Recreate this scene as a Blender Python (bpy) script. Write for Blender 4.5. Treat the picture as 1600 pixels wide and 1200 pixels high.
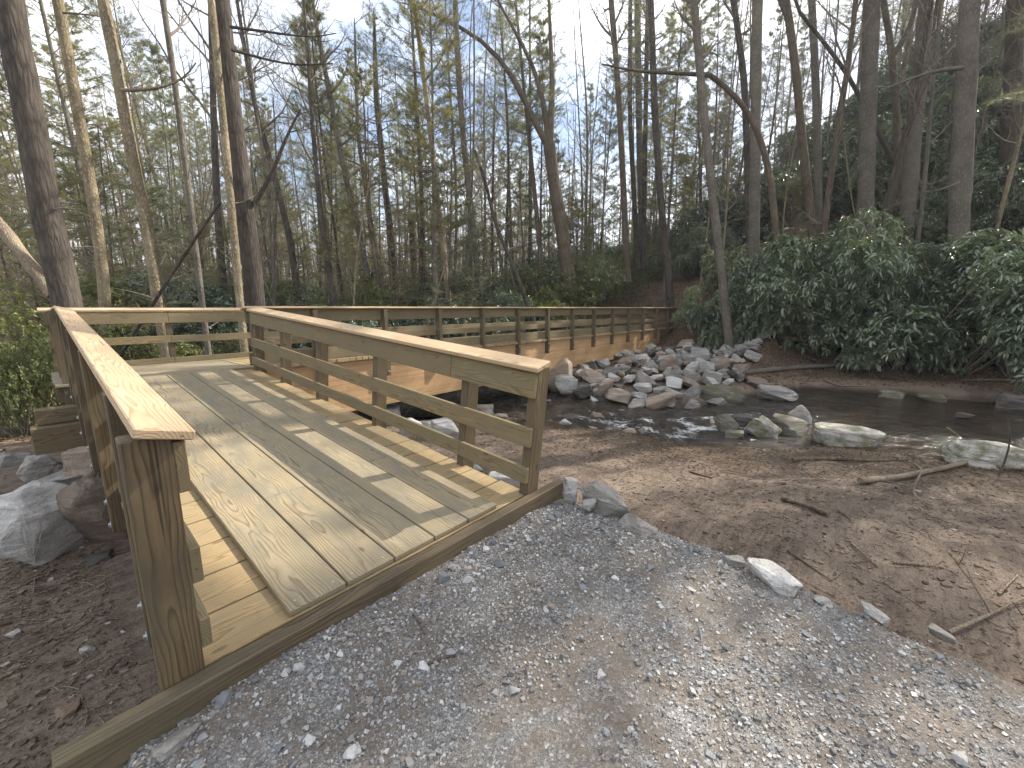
import bpy, math, random
import numpy as np
from mathutils import Matrix, Vector

for o in list(bpy.data.objects):
    bpy.data.objects.remove(o)
SC = bpy.context.scene
COL = SC.collection
rng = np.random.default_rng(11)
random.seed(11)

# ------------------------------------------------------------------ camera
FPX, PITCH, ROLL, YAW, EYE = 637.12, .1761, -.0095, .719, 1.476
cy, sy = math.cos(YAW), math.sin(YAW)
cp, sp = math.cos(PITCH), math.sin(PITCH)
cr, sr = math.cos(ROLL), math.sin(ROLL)
FWD = Vector((cy*cp, sy*cp, -sp)); LAT = Vector((sy, -cy, 0)); DWN = Vector((-cy*sp, -sy*sp, -cp))
RGT = LAT*cr - DWN*sr
DW2 = LAT*sr + DWN*cr
cam = bpy.data.cameras.new('camera'); camo = bpy.data.objects.new('camera', cam); COL.objects.link(camo)
cam.lens = 36*FPX/1600; cam.sensor_width = 36; cam.clip_start = .05; cam.clip_end = 2000
m = Matrix.Identity(4)
for i in range(3):
    m[i][0], m[i][1], m[i][2], m[i][3] = RGT[i], -DW2[i], -FWD[i], (0, 0, EYE)[i]
camo.matrix_world = m
SC.camera = camo

# ------------------------------------------------------------------ light
SUN = Vector((.72, -.23, .64)).normalized()          # direction towards the sun
SUN_STRENGTH, SKY_STRENGTH, EXPOSURE = 5.0, .108, 1.17
HAZE = .0008
SC.view_settings.view_transform = 'Standard'; SC.view_settings.look = 'None'
SC.view_settings.exposure = EXPOSURE; SC.view_settings.gamma = 1; SC.view_settings.use_curve_mapping = False
sl = bpy.data.lights.new('sun', 'SUN'); sl.energy = SUN_STRENGTH; sl.angle = math.radians(.53); sl.color = (1, .93, .82)
so = bpy.data.objects.new('sun', sl); COL.objects.link(so); so.location = (30, -5, 40)
so.rotation_euler = (-SUN).to_track_quat('-Z', 'Y').to_euler()
W = bpy.data.worlds.new('World'); SC.world = W; W.use_nodes = True
wn = W.node_tree.nodes; wl = W.node_tree.links; wn.clear()
sky = wn.new('ShaderNodeTexSky'); sky.sky_type = 'NISHITA'; sky.sun_disc = False
sky.sun_elevation = math.asin(SUN.z); sky.sun_rotation = math.atan2(SUN.x, SUN.y)
sky.air_density = 1.0; sky.dust_density = 1.2; sky.ozone_density = 1.0
tc = wn.new('ShaderNodeTexCoord'); mp = wn.new('ShaderNodeMapping'); mp.inputs['Scale'].default_value = (1, 1, 2.2)
mp.inputs['Location'].default_value = (.35, .2, .1)
nz = wn.new('ShaderNodeTexNoise'); nz.inputs['Scale'].default_value = 1.9; nz.inputs['Detail'].default_value = 7; nz.inputs['Roughness'].default_value = .58
rp = wn.new('ShaderNodeValToRGB'); rp.color_ramp.elements[0].position = .37; rp.color_ramp.elements[1].position = .57
mx = wn.new('ShaderNodeMix'); mx.data_type = 'RGBA'; mx.inputs[7].default_value = (8.6, 8.9, 9.3, 1)
bg = wn.new('ShaderNodeBackground'); bg.inputs['Strength'].default_value = SKY_STRENGTH
wo = wn.new('ShaderNodeOutputWorld')
wl.new(tc.outputs['Generated'], mp.inputs['Vector']); wl.new(mp.outputs[0], nz.inputs['Vector']); wl.new(nz.outputs['Fac'], rp.inputs[0])
wl.new(rp.outputs[0], mx.inputs[0]); wl.new(sky.outputs[0], mx.inputs[6]); wl.new(mx.outputs[2], bg.inputs['Color']); wl.new(bg.outputs[0], wo.inputs[0])

# ------------------------------------------------------------------ node helpers
class NT:
    def __init__(s, name):
        s.m = bpy.data.materials.new(name); s.m.use_nodes = True
        s.n = s.m.node_tree.nodes; s.l = s.m.node_tree.links; s.n.clear()
        s.out = s.n.new('ShaderNodeOutputMaterial')
    def new(s, t, **kw):
        n = s.n.new(t)
        for k, v in kw.items(): setattr(n, k, v)
        return n
    def link(s, a, b): s.l.new(a, b)
    def val(s, inp, v):
        if isinstance(v, (int, float)): inp.default_value = v
        elif isinstance(v, (tuple, list)): inp.default_value = v if len(v) == len(inp.default_value) else tuple(v)+(1,)
        else: s.link(v, inp)
    def math(s, op, a, b=0., c=None, clamp=False):
        n = s.new('ShaderNodeMath', operation=op, use_clamp=clamp)
        s.val(n.inputs[0], a); s.val(n.inputs[1], b)
        if c is not None: s.val(n.inputs[2], c)
        return n.outputs[0]
    def vmath(s, op, a, b=(0, 0, 0)):
        n = s.new('ShaderNodeVectorMath', operation=op); s.val(n.inputs[0], a); s.val(n.inputs[1], b)
        return n.outputs[0]
    def vscale(s, vec, f):
        n = s.new('ShaderNodeVectorMath', operation='SCALE'); s.val(n.inputs[0], vec); s.val(n.inputs['Scale'], f); return n.outputs[0]
    def mix(s, f, a, b, bt='MIX'):
        n = s.new('ShaderNodeMix', data_type='RGBA', blend_type=bt); s.val(n.inputs[0], f); s.val(n.inputs[6], a); s.val(n.inputs[7], b)
        return n.outputs[2]
    def noise(s, vec, scale, detail=3., rough=.55, dist=0.):
        n = s.new('ShaderNodeTexNoise'); s.link(vec, n.inputs['Vector'])
        n.inputs['Scale'].default_value = scale; n.inputs['Detail'].default_value = detail
        n.inputs['Roughness'].default_value = rough; n.inputs['Distortion'].default_value = dist
        return n.outputs['Fac']
    def voro(s, vec, scale, feature='F1', out='Distance', rnd=1.):
        n = s.new('ShaderNodeTexVoronoi', feature=feature); s.link(vec, n.inputs['Vector']); n.inputs['Scale'].default_value = scale
        n.inputs['Randomness'].default_value = rnd
        return n.outputs[out]
    def ramp(s, f, stops, interp='LINEAR'):
        n = s.new('ShaderNodeValToRGB'); cr_ = n.color_ramp; cr_.interpolation = interp
        while len(cr_.elements) < len(stops): cr_.elements.new(.5)
        for e, (p, c) in zip(cr_.elements, stops):
            e.position = p; e.color = (c, c, c, 1) if isinstance(c, (int, float)) else tuple(c)+(1,)
        s.link(f, n.inputs[0]); return n.outputs[0]
    def scale(s, vec, xyz):
        n = s.new('ShaderNodeMapping'); s.link(vec, n.inputs['Vector']); n.inputs['Scale'].default_value = xyz; return n.outputs[0]
    def pos(s): return s.new('ShaderNodeNewGeometry').outputs['Position']
    def objco(s): return s.new('ShaderNodeTexCoord').outputs['Object']
    def rnd(s): return s.new('ShaderNodeObjectInfo').outputs['Random']
    def attr(s, name): return s.new('ShaderNodeAttribute', attribute_name=name).outputs['Fac']
    def bump(s, h, strength, dist=.01, normal=None):
        n = s.new('ShaderNodeBump'); n.inputs['Strength'].default_value = strength; n.inputs['Distance'].default_value = dist
        s.link(h, n.inputs['Height'])
        if normal is not None: s.link(normal, n.inputs['Normal'])
        return n.outputs[0]
    def bsdf(s, color, rough=.8, spec=.3, normal=None, **kw):
        n = s.new('ShaderNodeBsdfPrincipled'); s.val(n.inputs['Base Color'], color); s.val(n.inputs['Roughness'], rough)
        s.val(n.inputs['Specular IOR Level'], spec)
        if normal is not None: s.link(normal, n.inputs['Normal'])
        for k, v in kw.items(): s.val(n.inputs[k.replace('_', ' ')], v)
        return n.outputs[0]
    def done(s, sh): s.link(sh, s.out.inputs['Surface']); return s.m

def mat_wood(name, early, late, weather, amt=.5, green=0., tint=.3, ring=.010, knot=.6, rgs=.95, lam=0., crack=.65):
    t = NT(name); oc = t.objco(); r = t.rnd()
    off = t.vscale((13.7, 7.1, 3.3), t.math('MULTIPLY', r, 9.))
    v = t.vmath('ADD', oc, off)
    # warp of the grain along the board
    nw = t.new('ShaderNodeTexNoise'); t.link(t.scale(v, (1.1, 5, 5)), nw.inputs['Vector']); nw.inputs['Scale'].default_value = 1.3; nw.inputs['Detail'].default_value = 2.5
    w = t.vmath('MULTIPLY', t.vmath('SUBTRACT', nw.outputs['Color'], (.5, .5, .5)), (0, .10, .085))
    q = t.vmath('ADD', oc, w)
    sp_ = t.new('ShaderNodeSeparateXYZ'); t.link(q, sp_.inputs[0])
    yy = t.math('ADD', sp_.outputs[1], t.math('MULTIPLY', t.math('SUBTRACT', r, .5), .16))
    zz = t.math('ADD', sp_.outputs[2], t.math('MULTIPLY_ADD', r, .09, .035))
    rad = t.math('SQRT', t.math('ADD', t.math('MULTIPLY', yy, yy), t.math('MULTIPLY', zz, zz)))
    f = t.math('FRACT', t.math('DIVIDE', rad, ring))
    rg = t.ramp(f, [(0, 0), (.55, .25), (.86, 1), (1, .05)])
    fib = t.noise(t.scale(v, (4, 160, 160)), 1, 3, .6)
    big = t.noise(t.scale(v, (1.5, 5, 5)), 1, 4, .6)
    col = t.mix(t.math('MULTIPLY', rg, rgs), early, late)
    col = t.mix(t.math('MULTIPLY', fib, .55), col, late)
    tn = t.ramp(r, [(0, (.80, .80, .80)), (.35, (1.0, .97, .90)), (.7, (1.12, 1.05, .95)), (1, (.95, 1.0, .97))])
    col = t.mix(tint*2, col, tn, 'MULTIPLY')
    wm = t.ramp(t.noise(t.scale(v, (1.2, 3.2, 3.2)), 2.2, 6, .65), [(.38, 0), (.66, 1)])
    col = t.mix(t.math('MULTIPLY', wm, amt), col, weather)
    if green: col = t.mix(t.math('MULTIPLY', t.ramp(big, [(.45, 0), (.7, 1)]), green), col, (.17, .21, .13))
    # knots
    kv = t.new('ShaderNodeTexVoronoi'); t.link(t.scale(v, (1.7, 4.2, 4.2)), kv.inputs['Vector']); kv.inputs['Scale'].default_value = 1.25
    kd = kv.outputs['Distance']
    kn = t.ramp(kd, [(0, 1), (.055, .9), (.085, 0)])
    col = t.mix(t.math('MULTIPLY', kn, knot), col, (late[0]*.45, late[1]*.4, late[2]*.38))
    sm = t.ramp(t.noise(v, 9, 5, .7), [(.56, 0), (.75, 1)])
    col = t.mix(t.math('MULTIPLY', sm, .22), col, (.10, .075, .05))
    if lam:
        so_ = t.new('ShaderNodeSeparateXYZ'); t.link(oc, so_.inputs[0])
        ly = t.math('DIVIDE', t.math('ADD', so_.outputs[1], .002), lam); lf = t.math('FRACT', ly); fl = t.math('FLOOR', ly)
        wn_ = t.new('ShaderNodeTexWhiteNoise', noise_dimensions='1D'); t.link(fl, wn_.inputs['W'])
        col = t.mix(.5, col, t.ramp(wn_.outputs['Value'], [(0, (.72, .70, .68)), (1, (1.2, 1.16, 1.1))]), 'MULTIPLY')
        col = t.mix(t.ramp(lf, [(0, .75), (.07, 0)]), col, (late[0]*.4, late[1]*.38, late[2]*.36))
    ck = t.ramp(t.noise(t.scale(v, (.9, 55, 55)), 1, 1.5, .5), [(.70, 0), (.735, 1)])
    col = t.mix(t.math('MULTIPLY', ck, crack), col, (late[0]*.3, late[1]*.28, late[2]*.26))
    h = t.math('SUBTRACT', t.math('ADD', t.math('MULTIPLY', rg, .5), fib), t.math('MULTIPLY', ck, 1.5))
    nb = t.bump(h, .5, .003)
    ro = t.math('MULTIPLY_ADD', fib, .25, .55)
    return t.done(t.bsdf(col, ro, .3, nb))

def mat_bark(name, c1, c2, moss=0., scale=1., ridge=(14, 14, 2.2)):
    t = NT(name); p = t.objco(); r = t.rnd()
    off = t.vscale((5.7, 7.1, 3.3), t.math('MULTIPLY', r, 9.))
    v = t.vmath('ADD', p, off)
    a = t.voro(t.scale(v, tuple(x*scale for x in ridge)), 1, 'DISTANCE_TO_EDGE')
    n = t.noise(t.scale(v, (30*scale, 30*scale, 9*scale)), 1, 5, .65)
    n2 = t.noise(v, 1.6, 4, .6)
    f = t.math('ADD', t.math('MULTIPLY', a, 1.1), t.math('MULTIPLY', n, .7))
    col = t.mix(t.ramp(f, [(.22, 0), (.85, 1)]), c1, c2)
    col = t.mix(t.ramp(n2, [(.40, 0), (.72, .55)]), col, (c2[0]*1.25, c2[1]*1.28, c2[2]*1.25))
    if moss: col = t.mix(t.math('MULTIPLY', t.ramp(t.noise(v, 2.3, 5, .6), [(.45, 0), (.65, 1)]), moss), col, (.09, .10, .04))
    nb = t.bump(f, .9, .03)
    return t.done(t.bsdf(col, .9, .15, nb))

def mat_leaf(name, c1, c2, rough=.45, spec=.4, trans=.3, tcol=None):
    t = NT(name); p = t.pos()
    a = t.noise(p, 2.2, 3); b = t.noise(p, 31, 2)
    col = t.mix(t.ramp(t.math('MULTIPLY_ADD', b, .7, t.math('MULTIPLY', a, .4)), [(.35, 0), (.75, 1)]), c1, c2)
    col = t.mix(1., col, t.ramp(t.rnd(), [(0, (.72, .78, .80)), (.4, (.95, 1., .98)), (.75, (1.18, 1.12, .92)), (1, (1.35, 1.28, 1.05))]), 'MULTIPLY')
    s1 = t.bsdf(col, rough, spec)
    tr = t.new('ShaderNodeBsdfTranslucent'); t.val(tr.inputs['Color'], tcol or tuple(min(1, x*1.7) for x in c2))
    mxs = t.new('ShaderNodeMixShader'); mxs.inputs[0].default_value = trans; t.link(s1, mxs.inputs[1]); t.link(tr.outputs[0], mxs.inputs[2])
    return t.done(mxs.outputs[0])

def mat_rock(name, base, dark, stain, stain_amt=.35, moss=0., scale=1., pale=None):
    t = NT(name); p = t.pos(); r = t.rnd()
    off = t.vscale((3.7, 9.1, 5.3), t.math('MULTIPLY', r, 20.))
    v = t.vmath('ADD', p, off)
    rot = t.new('ShaderNodeMapping'); t.link(v, rot.inputs['Vector']); rot.inputs['Rotation'].default_value = (.5, .35, .8); rot.inputs['Scale'].default_value = (2*scale, 2*scale, 11*scale)
    band = t.noise(rot.outputs[0], 1.3, 6, .62, .7)
    big = t.noise(v, 2.4*scale, 5, .6)
    fine = t.noise(v, 60*scale, 4, .7)
    col = t.mix(t.ramp(band, [(.32, 0), (.68, 1)]), dark, base)
    if pale: col = t.mix(t.ramp(band, [(.58, 0), (.72, .8)]), col, pale)
    col = t.mix(t.math('MULTIPLY', t.ramp(big, [(.5, 0), (.68, 1)]), stain_amt), col, stain)
    col = t.mix(t.ramp(fine, [(.3, .55), (.6, 0)]), col, (dark[0]*.5, dark[1]*.5, dark[2]*.5))
    tn = t.ramp(r, [(0, .62), (.5, 1.0), (1, 1.22)])
    col = t.mix(1., col, tn, 'MULTIPLY')
    if moss:
        nrm = t.new('ShaderNodeNewGeometry').outputs['Normal']; sx = t.new('ShaderNodeSeparateXYZ'); t.link(nrm, sx.inputs[0])
        mm = t.math('MULTIPLY', t.ramp(t.noise(v, 4, 5, .65), [(.42, 0), (.6, 1)]), t.ramp(sx.outputs[0], [(.2, 1), (.75, .25)]))
        col = t.mix(t.math('MULTIPLY', mm, moss), col, (.085, .085, .022))
    hh = t.math('ADD', t.math('MULTIPLY', band, 1.), t.math('MULTIPLY', fine, .25))
    nb = t.bump(hh, .8, .035)
    return t.done(t.bsdf(col, .75, .3, nb))

M = {}
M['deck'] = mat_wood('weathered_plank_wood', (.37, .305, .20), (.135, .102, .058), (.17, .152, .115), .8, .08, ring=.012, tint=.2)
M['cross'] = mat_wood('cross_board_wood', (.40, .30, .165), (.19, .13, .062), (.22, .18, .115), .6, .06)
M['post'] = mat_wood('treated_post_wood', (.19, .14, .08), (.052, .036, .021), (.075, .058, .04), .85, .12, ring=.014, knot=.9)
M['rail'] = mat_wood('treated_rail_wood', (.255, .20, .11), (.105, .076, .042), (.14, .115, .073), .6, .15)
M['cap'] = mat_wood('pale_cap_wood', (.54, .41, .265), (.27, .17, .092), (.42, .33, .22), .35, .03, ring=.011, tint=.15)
M['girder'] = mat_wood('glued_girder_wood', (.56, .37, .20), (.33, .185, .08), (.34, .225, .125), .6, 0., tint=.1, ring=.013, knot=.6, rgs=.7, lam=.0381)
M['timber'] = mat_wood('dark_timber_wood', (.18, .132, .075), (.07, .048, .028), (.11, .088, .056), .6, .1)
M['bark_dark'] = mat_bark('dark_furrowed_bark', (.024, .020, .017), (.105, .087, .072))
M['bark_grey'] = mat_bark('grey_smooth_bark', (.070, .060, .051), (.19, .163, .135), .2, 1.4, (10, 10, 4))
M['bark_tan'] = mat_bark('tan_mottled_bark', (.09, .07, .046), (.34, .275, .185), .35, 1.3, (12, 12, 6))
M['bark_brown'] = mat_bark('brown_bark', (.045, .034, .026), (.155, .118, .088), .25)
M['twig'] = mat_bark('twig_bark', (.10, .083, .065), (.27, .225, .17), 0., 1.)
M['dead'] = mat_bark('bleached_dead_wood', (.10, .075, .052), (.31, .25, .18), 0., 1.5, (20, 20, 3))
M['needle'] = mat_leaf('pine_needle', (.075, .092, .055), (.175, .19, .105), .5, .3, .42, (.28, .30, .15))
M['needle_warm'] = mat_leaf('hemlock_needle', (.085, .092, .045), (.19, .185, .085), .55, .25, .4, (.30, .28, .09))
M['rhodo'] = mat_leaf('rhododendron_leaf', (.062, .088, .058), (.225, .265, .175), .3, 1., .2, (.16, .21, .07))
M['bankleaf'] = mat_leaf('streamside_rhododendron_leaf', (.078, .10, .06), (.265, .295, .19), .3, 1., .22, (.24, .30, .10))
M['laurel'] = mat_leaf('laurel_leaf', (.078, .095, .034), (.225, .235, .085), .4, .45, .38, (.22, .24, .07))
M['bright'] = mat_leaf('fresh_green_leaf', (.12, .19, .025), (.24, .34, .05), .45, .35, .45, (.42, .55, .08))
M['litter'] = mat_leaf('dead_leaf', (.075, .042, .024), (.22, .14, .08), .8, .15, .1, (.2, .12, .06))
M['rock_grey'] = mat_rock('grey_gneiss', (.36, .338, .305), (.165, .155, .143), (.28, .21, .145), .4, pale=(.52, .50, .465))
M['rock_pale'] = mat_rock('pale_quartz_rock', (.49, .47, .44), (.26, .25, .24), (.36, .27, .19), .35, pale=(.65, .635, .61))
M['rock_brown'] = mat_rock('iron_stained_rock', (.35, .285, .225), (.18, .145, .115), (.33, .20, .12), .5, pale=(.48, .43, .38))
M['rock_dark'] = mat_rock('dark_wet_rock', (.14, .125, .11), (.05, .046, .042), (.12, .09, .06), .4)
M['rock_moss'] = mat_rock('mossy_boulder', (.20, .18, .15), (.085, .075, .062), (.17, .135, .09), .45, .6, pale=(.36, .33, .28))
M['rock_slab'] = mat_rock('pale_mossy_slab', (.50, .48, .44), (.25, .23, .20), (.30, .25, .16), .3, .75, pale=(.70, .68, .64))
t = NT('galvanised_metal'); M['metal'] = t.done(t.bsdf((.45, .46, .47), .45, .5, Metallic=.8))
t = NT('concrete'); p_ = t.pos(); nn = t.noise(p_, 9, 6, .65)
M['concrete'] = t.done(t.bsdf(t.mix(t.ramp(nn, [(.3, 0), (.7, 1)]), (.22, .215, .205), (.38, .375, .36)), .9, .2, t.bump(nn, .4, .01)))

# ground: dirt / leaf litter / wet mud from real surface fields stored on the mesh
def mat_ground():
    t = NT('forest_floor'); p = t.pos()
    lit, wet, sand = t.attr('litter'), t.attr('wet'), t.attr('sand')
    n1 = t.noise(p, 1.1, 6, .62); n2 = t.noise(p, 7, 6, .68); n3 = t.noise(p, 55, 5, .7)
    vs = t.new('ShaderNodeMapping'); t.link(p, vs.inputs['Vector']); vs.inputs['Rotation'].default_value = (0, 0, 1.25); vs.inputs['Scale'].default_value = (1.2, 9, 4)
    n4 = t.noise(vs.outputs[0], 1.6, 6, .65, .6)
    dirt = t.mix(t.ramp(t.math('MULTIPLY_ADD', n2, .55, t.math('MULTIPLY', n1, .45)), [(.36, 0), (.64, 1)]), (.08, .058, .044), (.225, .173, .133))
    dirt = t.mix(t.ramp(n4, [(.46, 0), (.66, .75)]), dirt, (.235, .183, .14))
    dirt = t.mix(t.ramp(n3, [(.30, .75), (.52, 0)]), dirt, (.035, .024, .018))
    dirt = t.mix(t.ramp(n3, [(.62, 0), (.76, .55)]), dirt, (.27, .22, .17))
    v = t.voro(t.scale(p, (1, 1, 1)), 24, 'F1', 'Color')
    ve = t.voro(p, 24, 'DISTANCE_TO_EDGE')
    s3 = t.new('ShaderNodeSeparateXYZ'); t.link(v, s3.inputs[0])
    leaf = t.ramp(s3.outputs[0], [(0, (.05, .030, .020)), (.4, (.125, .078, .048)), (.75, (.20, .135, .085)), (1, (.30, .22, .15))])
    leaf = t.mix(t.ramp(ve, [(0, .8), (.05, 0)]), leaf, (.025, .017, .012))
    leaf = t.mix(t.ramp(n1, [(.3, .6), (.6, 0)]), leaf, (.05, .034, .024))
    col = t.mix(t.math('MULTIPLY', lit, t.ramp(t.math('ADD', n2, lit), [(.55, .15), (.95, 1)])), dirt, leaf)
    col = t.mix(t.math('MULTIPLY', sand, .75), col, t.mix(n2, (.17, .12, .085), (.30, .23, .17)))
    col = t.mix(wet, col, t.mix(n2, (.018, .013, .010), (.06, .045, .034)))
    rough = t.math('MULTIPLY_ADD', wet, -.5, .95)
    h = t.math('ADD', t.math('MULTIPLY', n2, 1.), t.math('ADD', t.math('MULTIPLY', n3, .35), t.math('MULTIPLY', n4, .8)))
    return t.done(t.bsdf(col, rough, .25, t.bump(h, .9, .05)))
M['ground'] = mat_ground()

def mat_gravel():
    t = NT('crushed_gravel'); p = t.pos()
    v = t.voro(p, 95, 'F1', 'Color'); ve = t.voro(p, 95, 'DISTANCE_TO_EDGE')
    v2 = t.voro(p, 230, 'F1', 'Color')
    s1 = t.new('ShaderNodeSeparateXYZ'); t.link(v, s1.inputs[0]); s2 = t.new('ShaderNodeSeparateXYZ'); t.link(v2, s2.inputs[0])
    big = t.noise(p, 1.5, 5, .6); md = t.noise(p, 6, 5, .65); fn = t.noise(p, 160, 4, .7)
    st = t.ramp(s1.outputs[0], [(0, (.105, .103, .102)), (.45, (.20, .197, .193)), (.8, (.295, .29, .28)), (1, (.45, .44, .43))])
    st2 = t.ramp(s2.outputs[0], [(0, (.08, .077, .074)), (.5, (.165, .162, .157)), (1, (.33, .325, .315))])
    col = t.mix(t.ramp(s1.outputs[1], [(.45, 0), (.5, 1)]), st, st2)
    col = t.mix(t.ramp(ve, [(0, .55), (.10, 0)]), col, (.09, .08, .07))
    mud = t.mix(fn, (.085, .063, .045), (.19, .147, .108))
    mm = t.ramp(t.math('MULTIPLY_ADD', md, .5, t.math('MULTIPLY', big, .5)), [(.41, 0), (.56, 1)])
    col = t.mix(t.math('MULTIPLY', mm, .66), col, mud)
    h = t.math('ADD', t.math('MULTIPLY', s1.outputs[2], .5), t.math('ADD', t.math('MULTIPLY', fn, .5), t.math('MULTIPLY', s2.outputs[2], .4)))
    return t.done(t.bsdf(col, .92, .25, t.bump(h, .9, .008)))
M['gravel'] = mat_gravel()
t = NT('gravel_stone'); at_ = t.attr('tint'); pz = t.noise(t.pos(), 140, 4, .65)
cc = t.ramp(at_, [(0, (.09, .088, .088)), (.35, (.21, .207, .205)), (.62, (.325, .32, .31)), (.74, (.23, .18, .13)), (.86, (.37, .365, .355)), (1, (.53, .52, .51))])
M['pebble'] = t.done(t.bsdf(t.mix(t.ramp(pz, [(.3, .5), (.6, 0)]), cc, (.12, .11, .10)), .85, .3, t.bump(pz, .4, .003)))
t = NT('dirt_clod'); M['clod'] = t.done(t.bsdf(t.ramp(t.attr('tint'), [(0, (.05, .036, .026)), (.5, (.13, .098, .072)), (.93, (.20, .158, .12)), (.97, (.27, .24, .205)), (1, (.38, .36, .34))]), .9, .2))
t = NT('gravel_piece'); at_ = t.rnd(); pz = t.noise(t.pos(), 140, 4, .65)
cc = t.ramp(at_, [(0, (.11, .115, .125)), (.3, (.20, .205, .215)), (.6, (.28, .28, .285)), (.75, (.26, .20, .145)), (.86, (.36, .355, .35)), (1, (.52, .51, .50))])
M['piece'] = t.done(t.bsdf(t.mix(t.ramp(pz, [(.3, .5), (.6, 0)]), cc, (.13, .12, .11)), .85, .3, t.bump(pz, .4, .003)))

def mat_water():
    t = NT('stream_water'); p = t.pos(); foam = t.attr('foam')
    flow = t.new('ShaderNodeMapping'); t.link(p, flow.inputs['Vector']); flow.inputs['Rotation'].default_value = (0, 0, .12); flow.inputs['Scale'].default_value = (5.5, 2.0, 1)
    r1 = t.noise(flow.outputs[0], 1.4, 5, .6, .5); r2 = t.noise(t.scale(p, (26, 13, 1)), 1, 4, .6)
    bed = t.noise(p, 2.6, 5, .6)
    col = t.mix(t.ramp(bed, [(.35, 0), (.68, 1)]), (.012, .0105, .009), (.055, .038, .022))
    pat = t.ramp(t.noise(t.scale(p, (1.6, .9, 1)), 1.3, 3, .6), [(.36, 0), (.62, 1)])
    fo = t.ramp(t.math('MULTIPLY_ADD', t.math('MULTIPLY', foam, t.math('MULTIPLY_ADD', pat, .5, .5)), .62, t.math('MULTIPLY', t.noise(t.scale(p, (10, 3.6, 1)), 1.5, 7, .7, 1.2), .62)), [(.775, 0), (.93, .85)])
    col = t.mix(fo, col, (.78, .80, .82))
    nb = t.bump(t.math('MULTIPLY', t.math('MULTIPLY_ADD', r2, .35, r1), t.math('MULTIPLY_ADD', foam, 3.2, .45)), .85, .1)
    return t.done(t.bsdf(col, t.math('MULTIPLY_ADD', fo, .5, .07), .5, nb))
M['water'] = mat_water()

# ------------------------------------------------------------------ mesh / object helpers
class MB:
    def __init__(s): s.v = []; s.f = {}; s.n = 0; s.a = []
    def add(s, V, F, mi=0):
        V = np.asarray(V, float).reshape(-1, 3); F = np.asarray(F, int)
        s.v.append(V); s.f.setdefault((F.shape[1], mi), []).append(F+s.n); s.n += len(V)
    def mesh(s, name, mats, smooth=True):
        me = bpy.data.meshes.new(name)
        V = np.concatenate(s.v) if s.v else np.zeros((0, 3))
        me.vertices.add(len(V)); me.vertices.foreach_set('co', V.astype(np.float32).ravel())
        loops, starts, mi, st = [], [], [], 0
        for (k, m_), fl in s.f.items():
            F = np.concatenate(fl); loops.append(F.ravel()); starts.append(st+np.arange(len(F))*k); mi.append(np.full(len(F), m_)); st += F.size
        if loops:
            L = np.concatenate(loops); S = np.concatenate(starts); MI = np.concatenate(mi)
            me.loops.add(len(L)); me.loops.foreach_set('vertex_index', L.astype(np.int32))
            me.polygons.add(len(S)); me.polygons.foreach_set('loop_start', S.astype(np.int32))
            me.polygons.foreach_set('material_index', MI.astype(np.int32))
            me.polygons.foreach_set('use_smooth', np.full(len(S), smooth))
        for m_ in (mats if isinstance(mats, (list, tuple)) else [mats]): me.materials.append(m_)
        me.update(calc_edges=True); return me

def link(name, data, parent=None, mw=None):
    o = bpy.data.objects.new(name, data); COL.objects.link(o)
    if parent is not None: o.parent = parent
    if mw is not None: o.matrix_basis = mw
    return o
def tag(o, label=None, cat=None, group=None, kind=None):
    if label: o['label'] = label
    if cat: o['category'] = cat
    if group: o['group'] = group
    if kind: o['kind'] = kind
    return o
def thing(name, label, cat, loc=(0, 0, 0), group=None):
    o = bpy.data.objects.new(name, None); COL.objects.link(o); o.location = loc; o.empty_display_size = .2
    return tag(o, label, cat, group)

def frame_from(d):
    d = d/np.linalg.norm(d); a = np.array([0, 0, 1.]) if abs(d[2]) < .9 else np.array([1., 0, 0])
    u = np.cross(a, d); u /= np.linalg.norm(u); return u, np.cross(d, u)
def tube(mb, pts, rads, k=5, mi=0, cap=False, rough=0., rg=None):
    pts = np.asarray(pts, float); n = len(pts); rads = np.asarray(rads, float)
    T = np.gradient(pts, axis=0); T /= np.linalg.norm(T, axis=1)[:, None]+1e-9
    u, _ = frame_from(T[0]); ang = np.arange(k)*2*np.pi/k
    U = u-(T@u)[:, None]*T; U /= np.linalg.norm(U, axis=1)[:, None]+1e-9; B = np.cross(T, U)
    R = rads[:, None]*np.ones((1, k))
    if rough and rg is not None: R = R*(1+rg.normal(0, rough, (n, k)))
    V = pts[:, None, :]+R[:, :, None]*(np.cos(ang)[None, :, None]*U[:, None, :]+np.sin(ang)[None, :, None]*B[:, None, :])
    i = np.arange(n-1)[:, None]*k; j = np.arange(k)[None, :]; j2 = (j+1) % k
    F = np.stack([i+j, i+j2, i+k+j2, i+k+j], -1).reshape(-1, 4)
    mb.add(V.reshape(-1, 3), F, mi)
    if cap:
        c0 = np.array([[0]+[0]*0]);
        mb.add(np.vstack([V[-1], pts[-1:]]), np.stack([np.arange(k), (np.arange(k)+1) % k, np.full(k, k)], 1), mi)
        mb.add(np.vstack([V[0], pts[:1]]), np.stack([(np.arange(k)+1) % k, np.arange(k), np.full(k, k)], 1), mi)

# ------------------------------------------------------------------ picture <-> place helpers (place trees and rocks at their real spot)
def ray(px, py):
    a, b = px-800, py-600
    u, v = (a*cr+b*sr)/FPX, (-a*sr+b*cr)/FPX
    fw, dn = cp-v*sp, v*cp+sp
    return np.array([fw*cy+u*sy, fw*sy-u*cy, -dn])/fw      # unit forward distance
CAM = np.array([0, 0, EYE])
def at(px, py, D): return CAM+ray(px, py)*D

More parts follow.
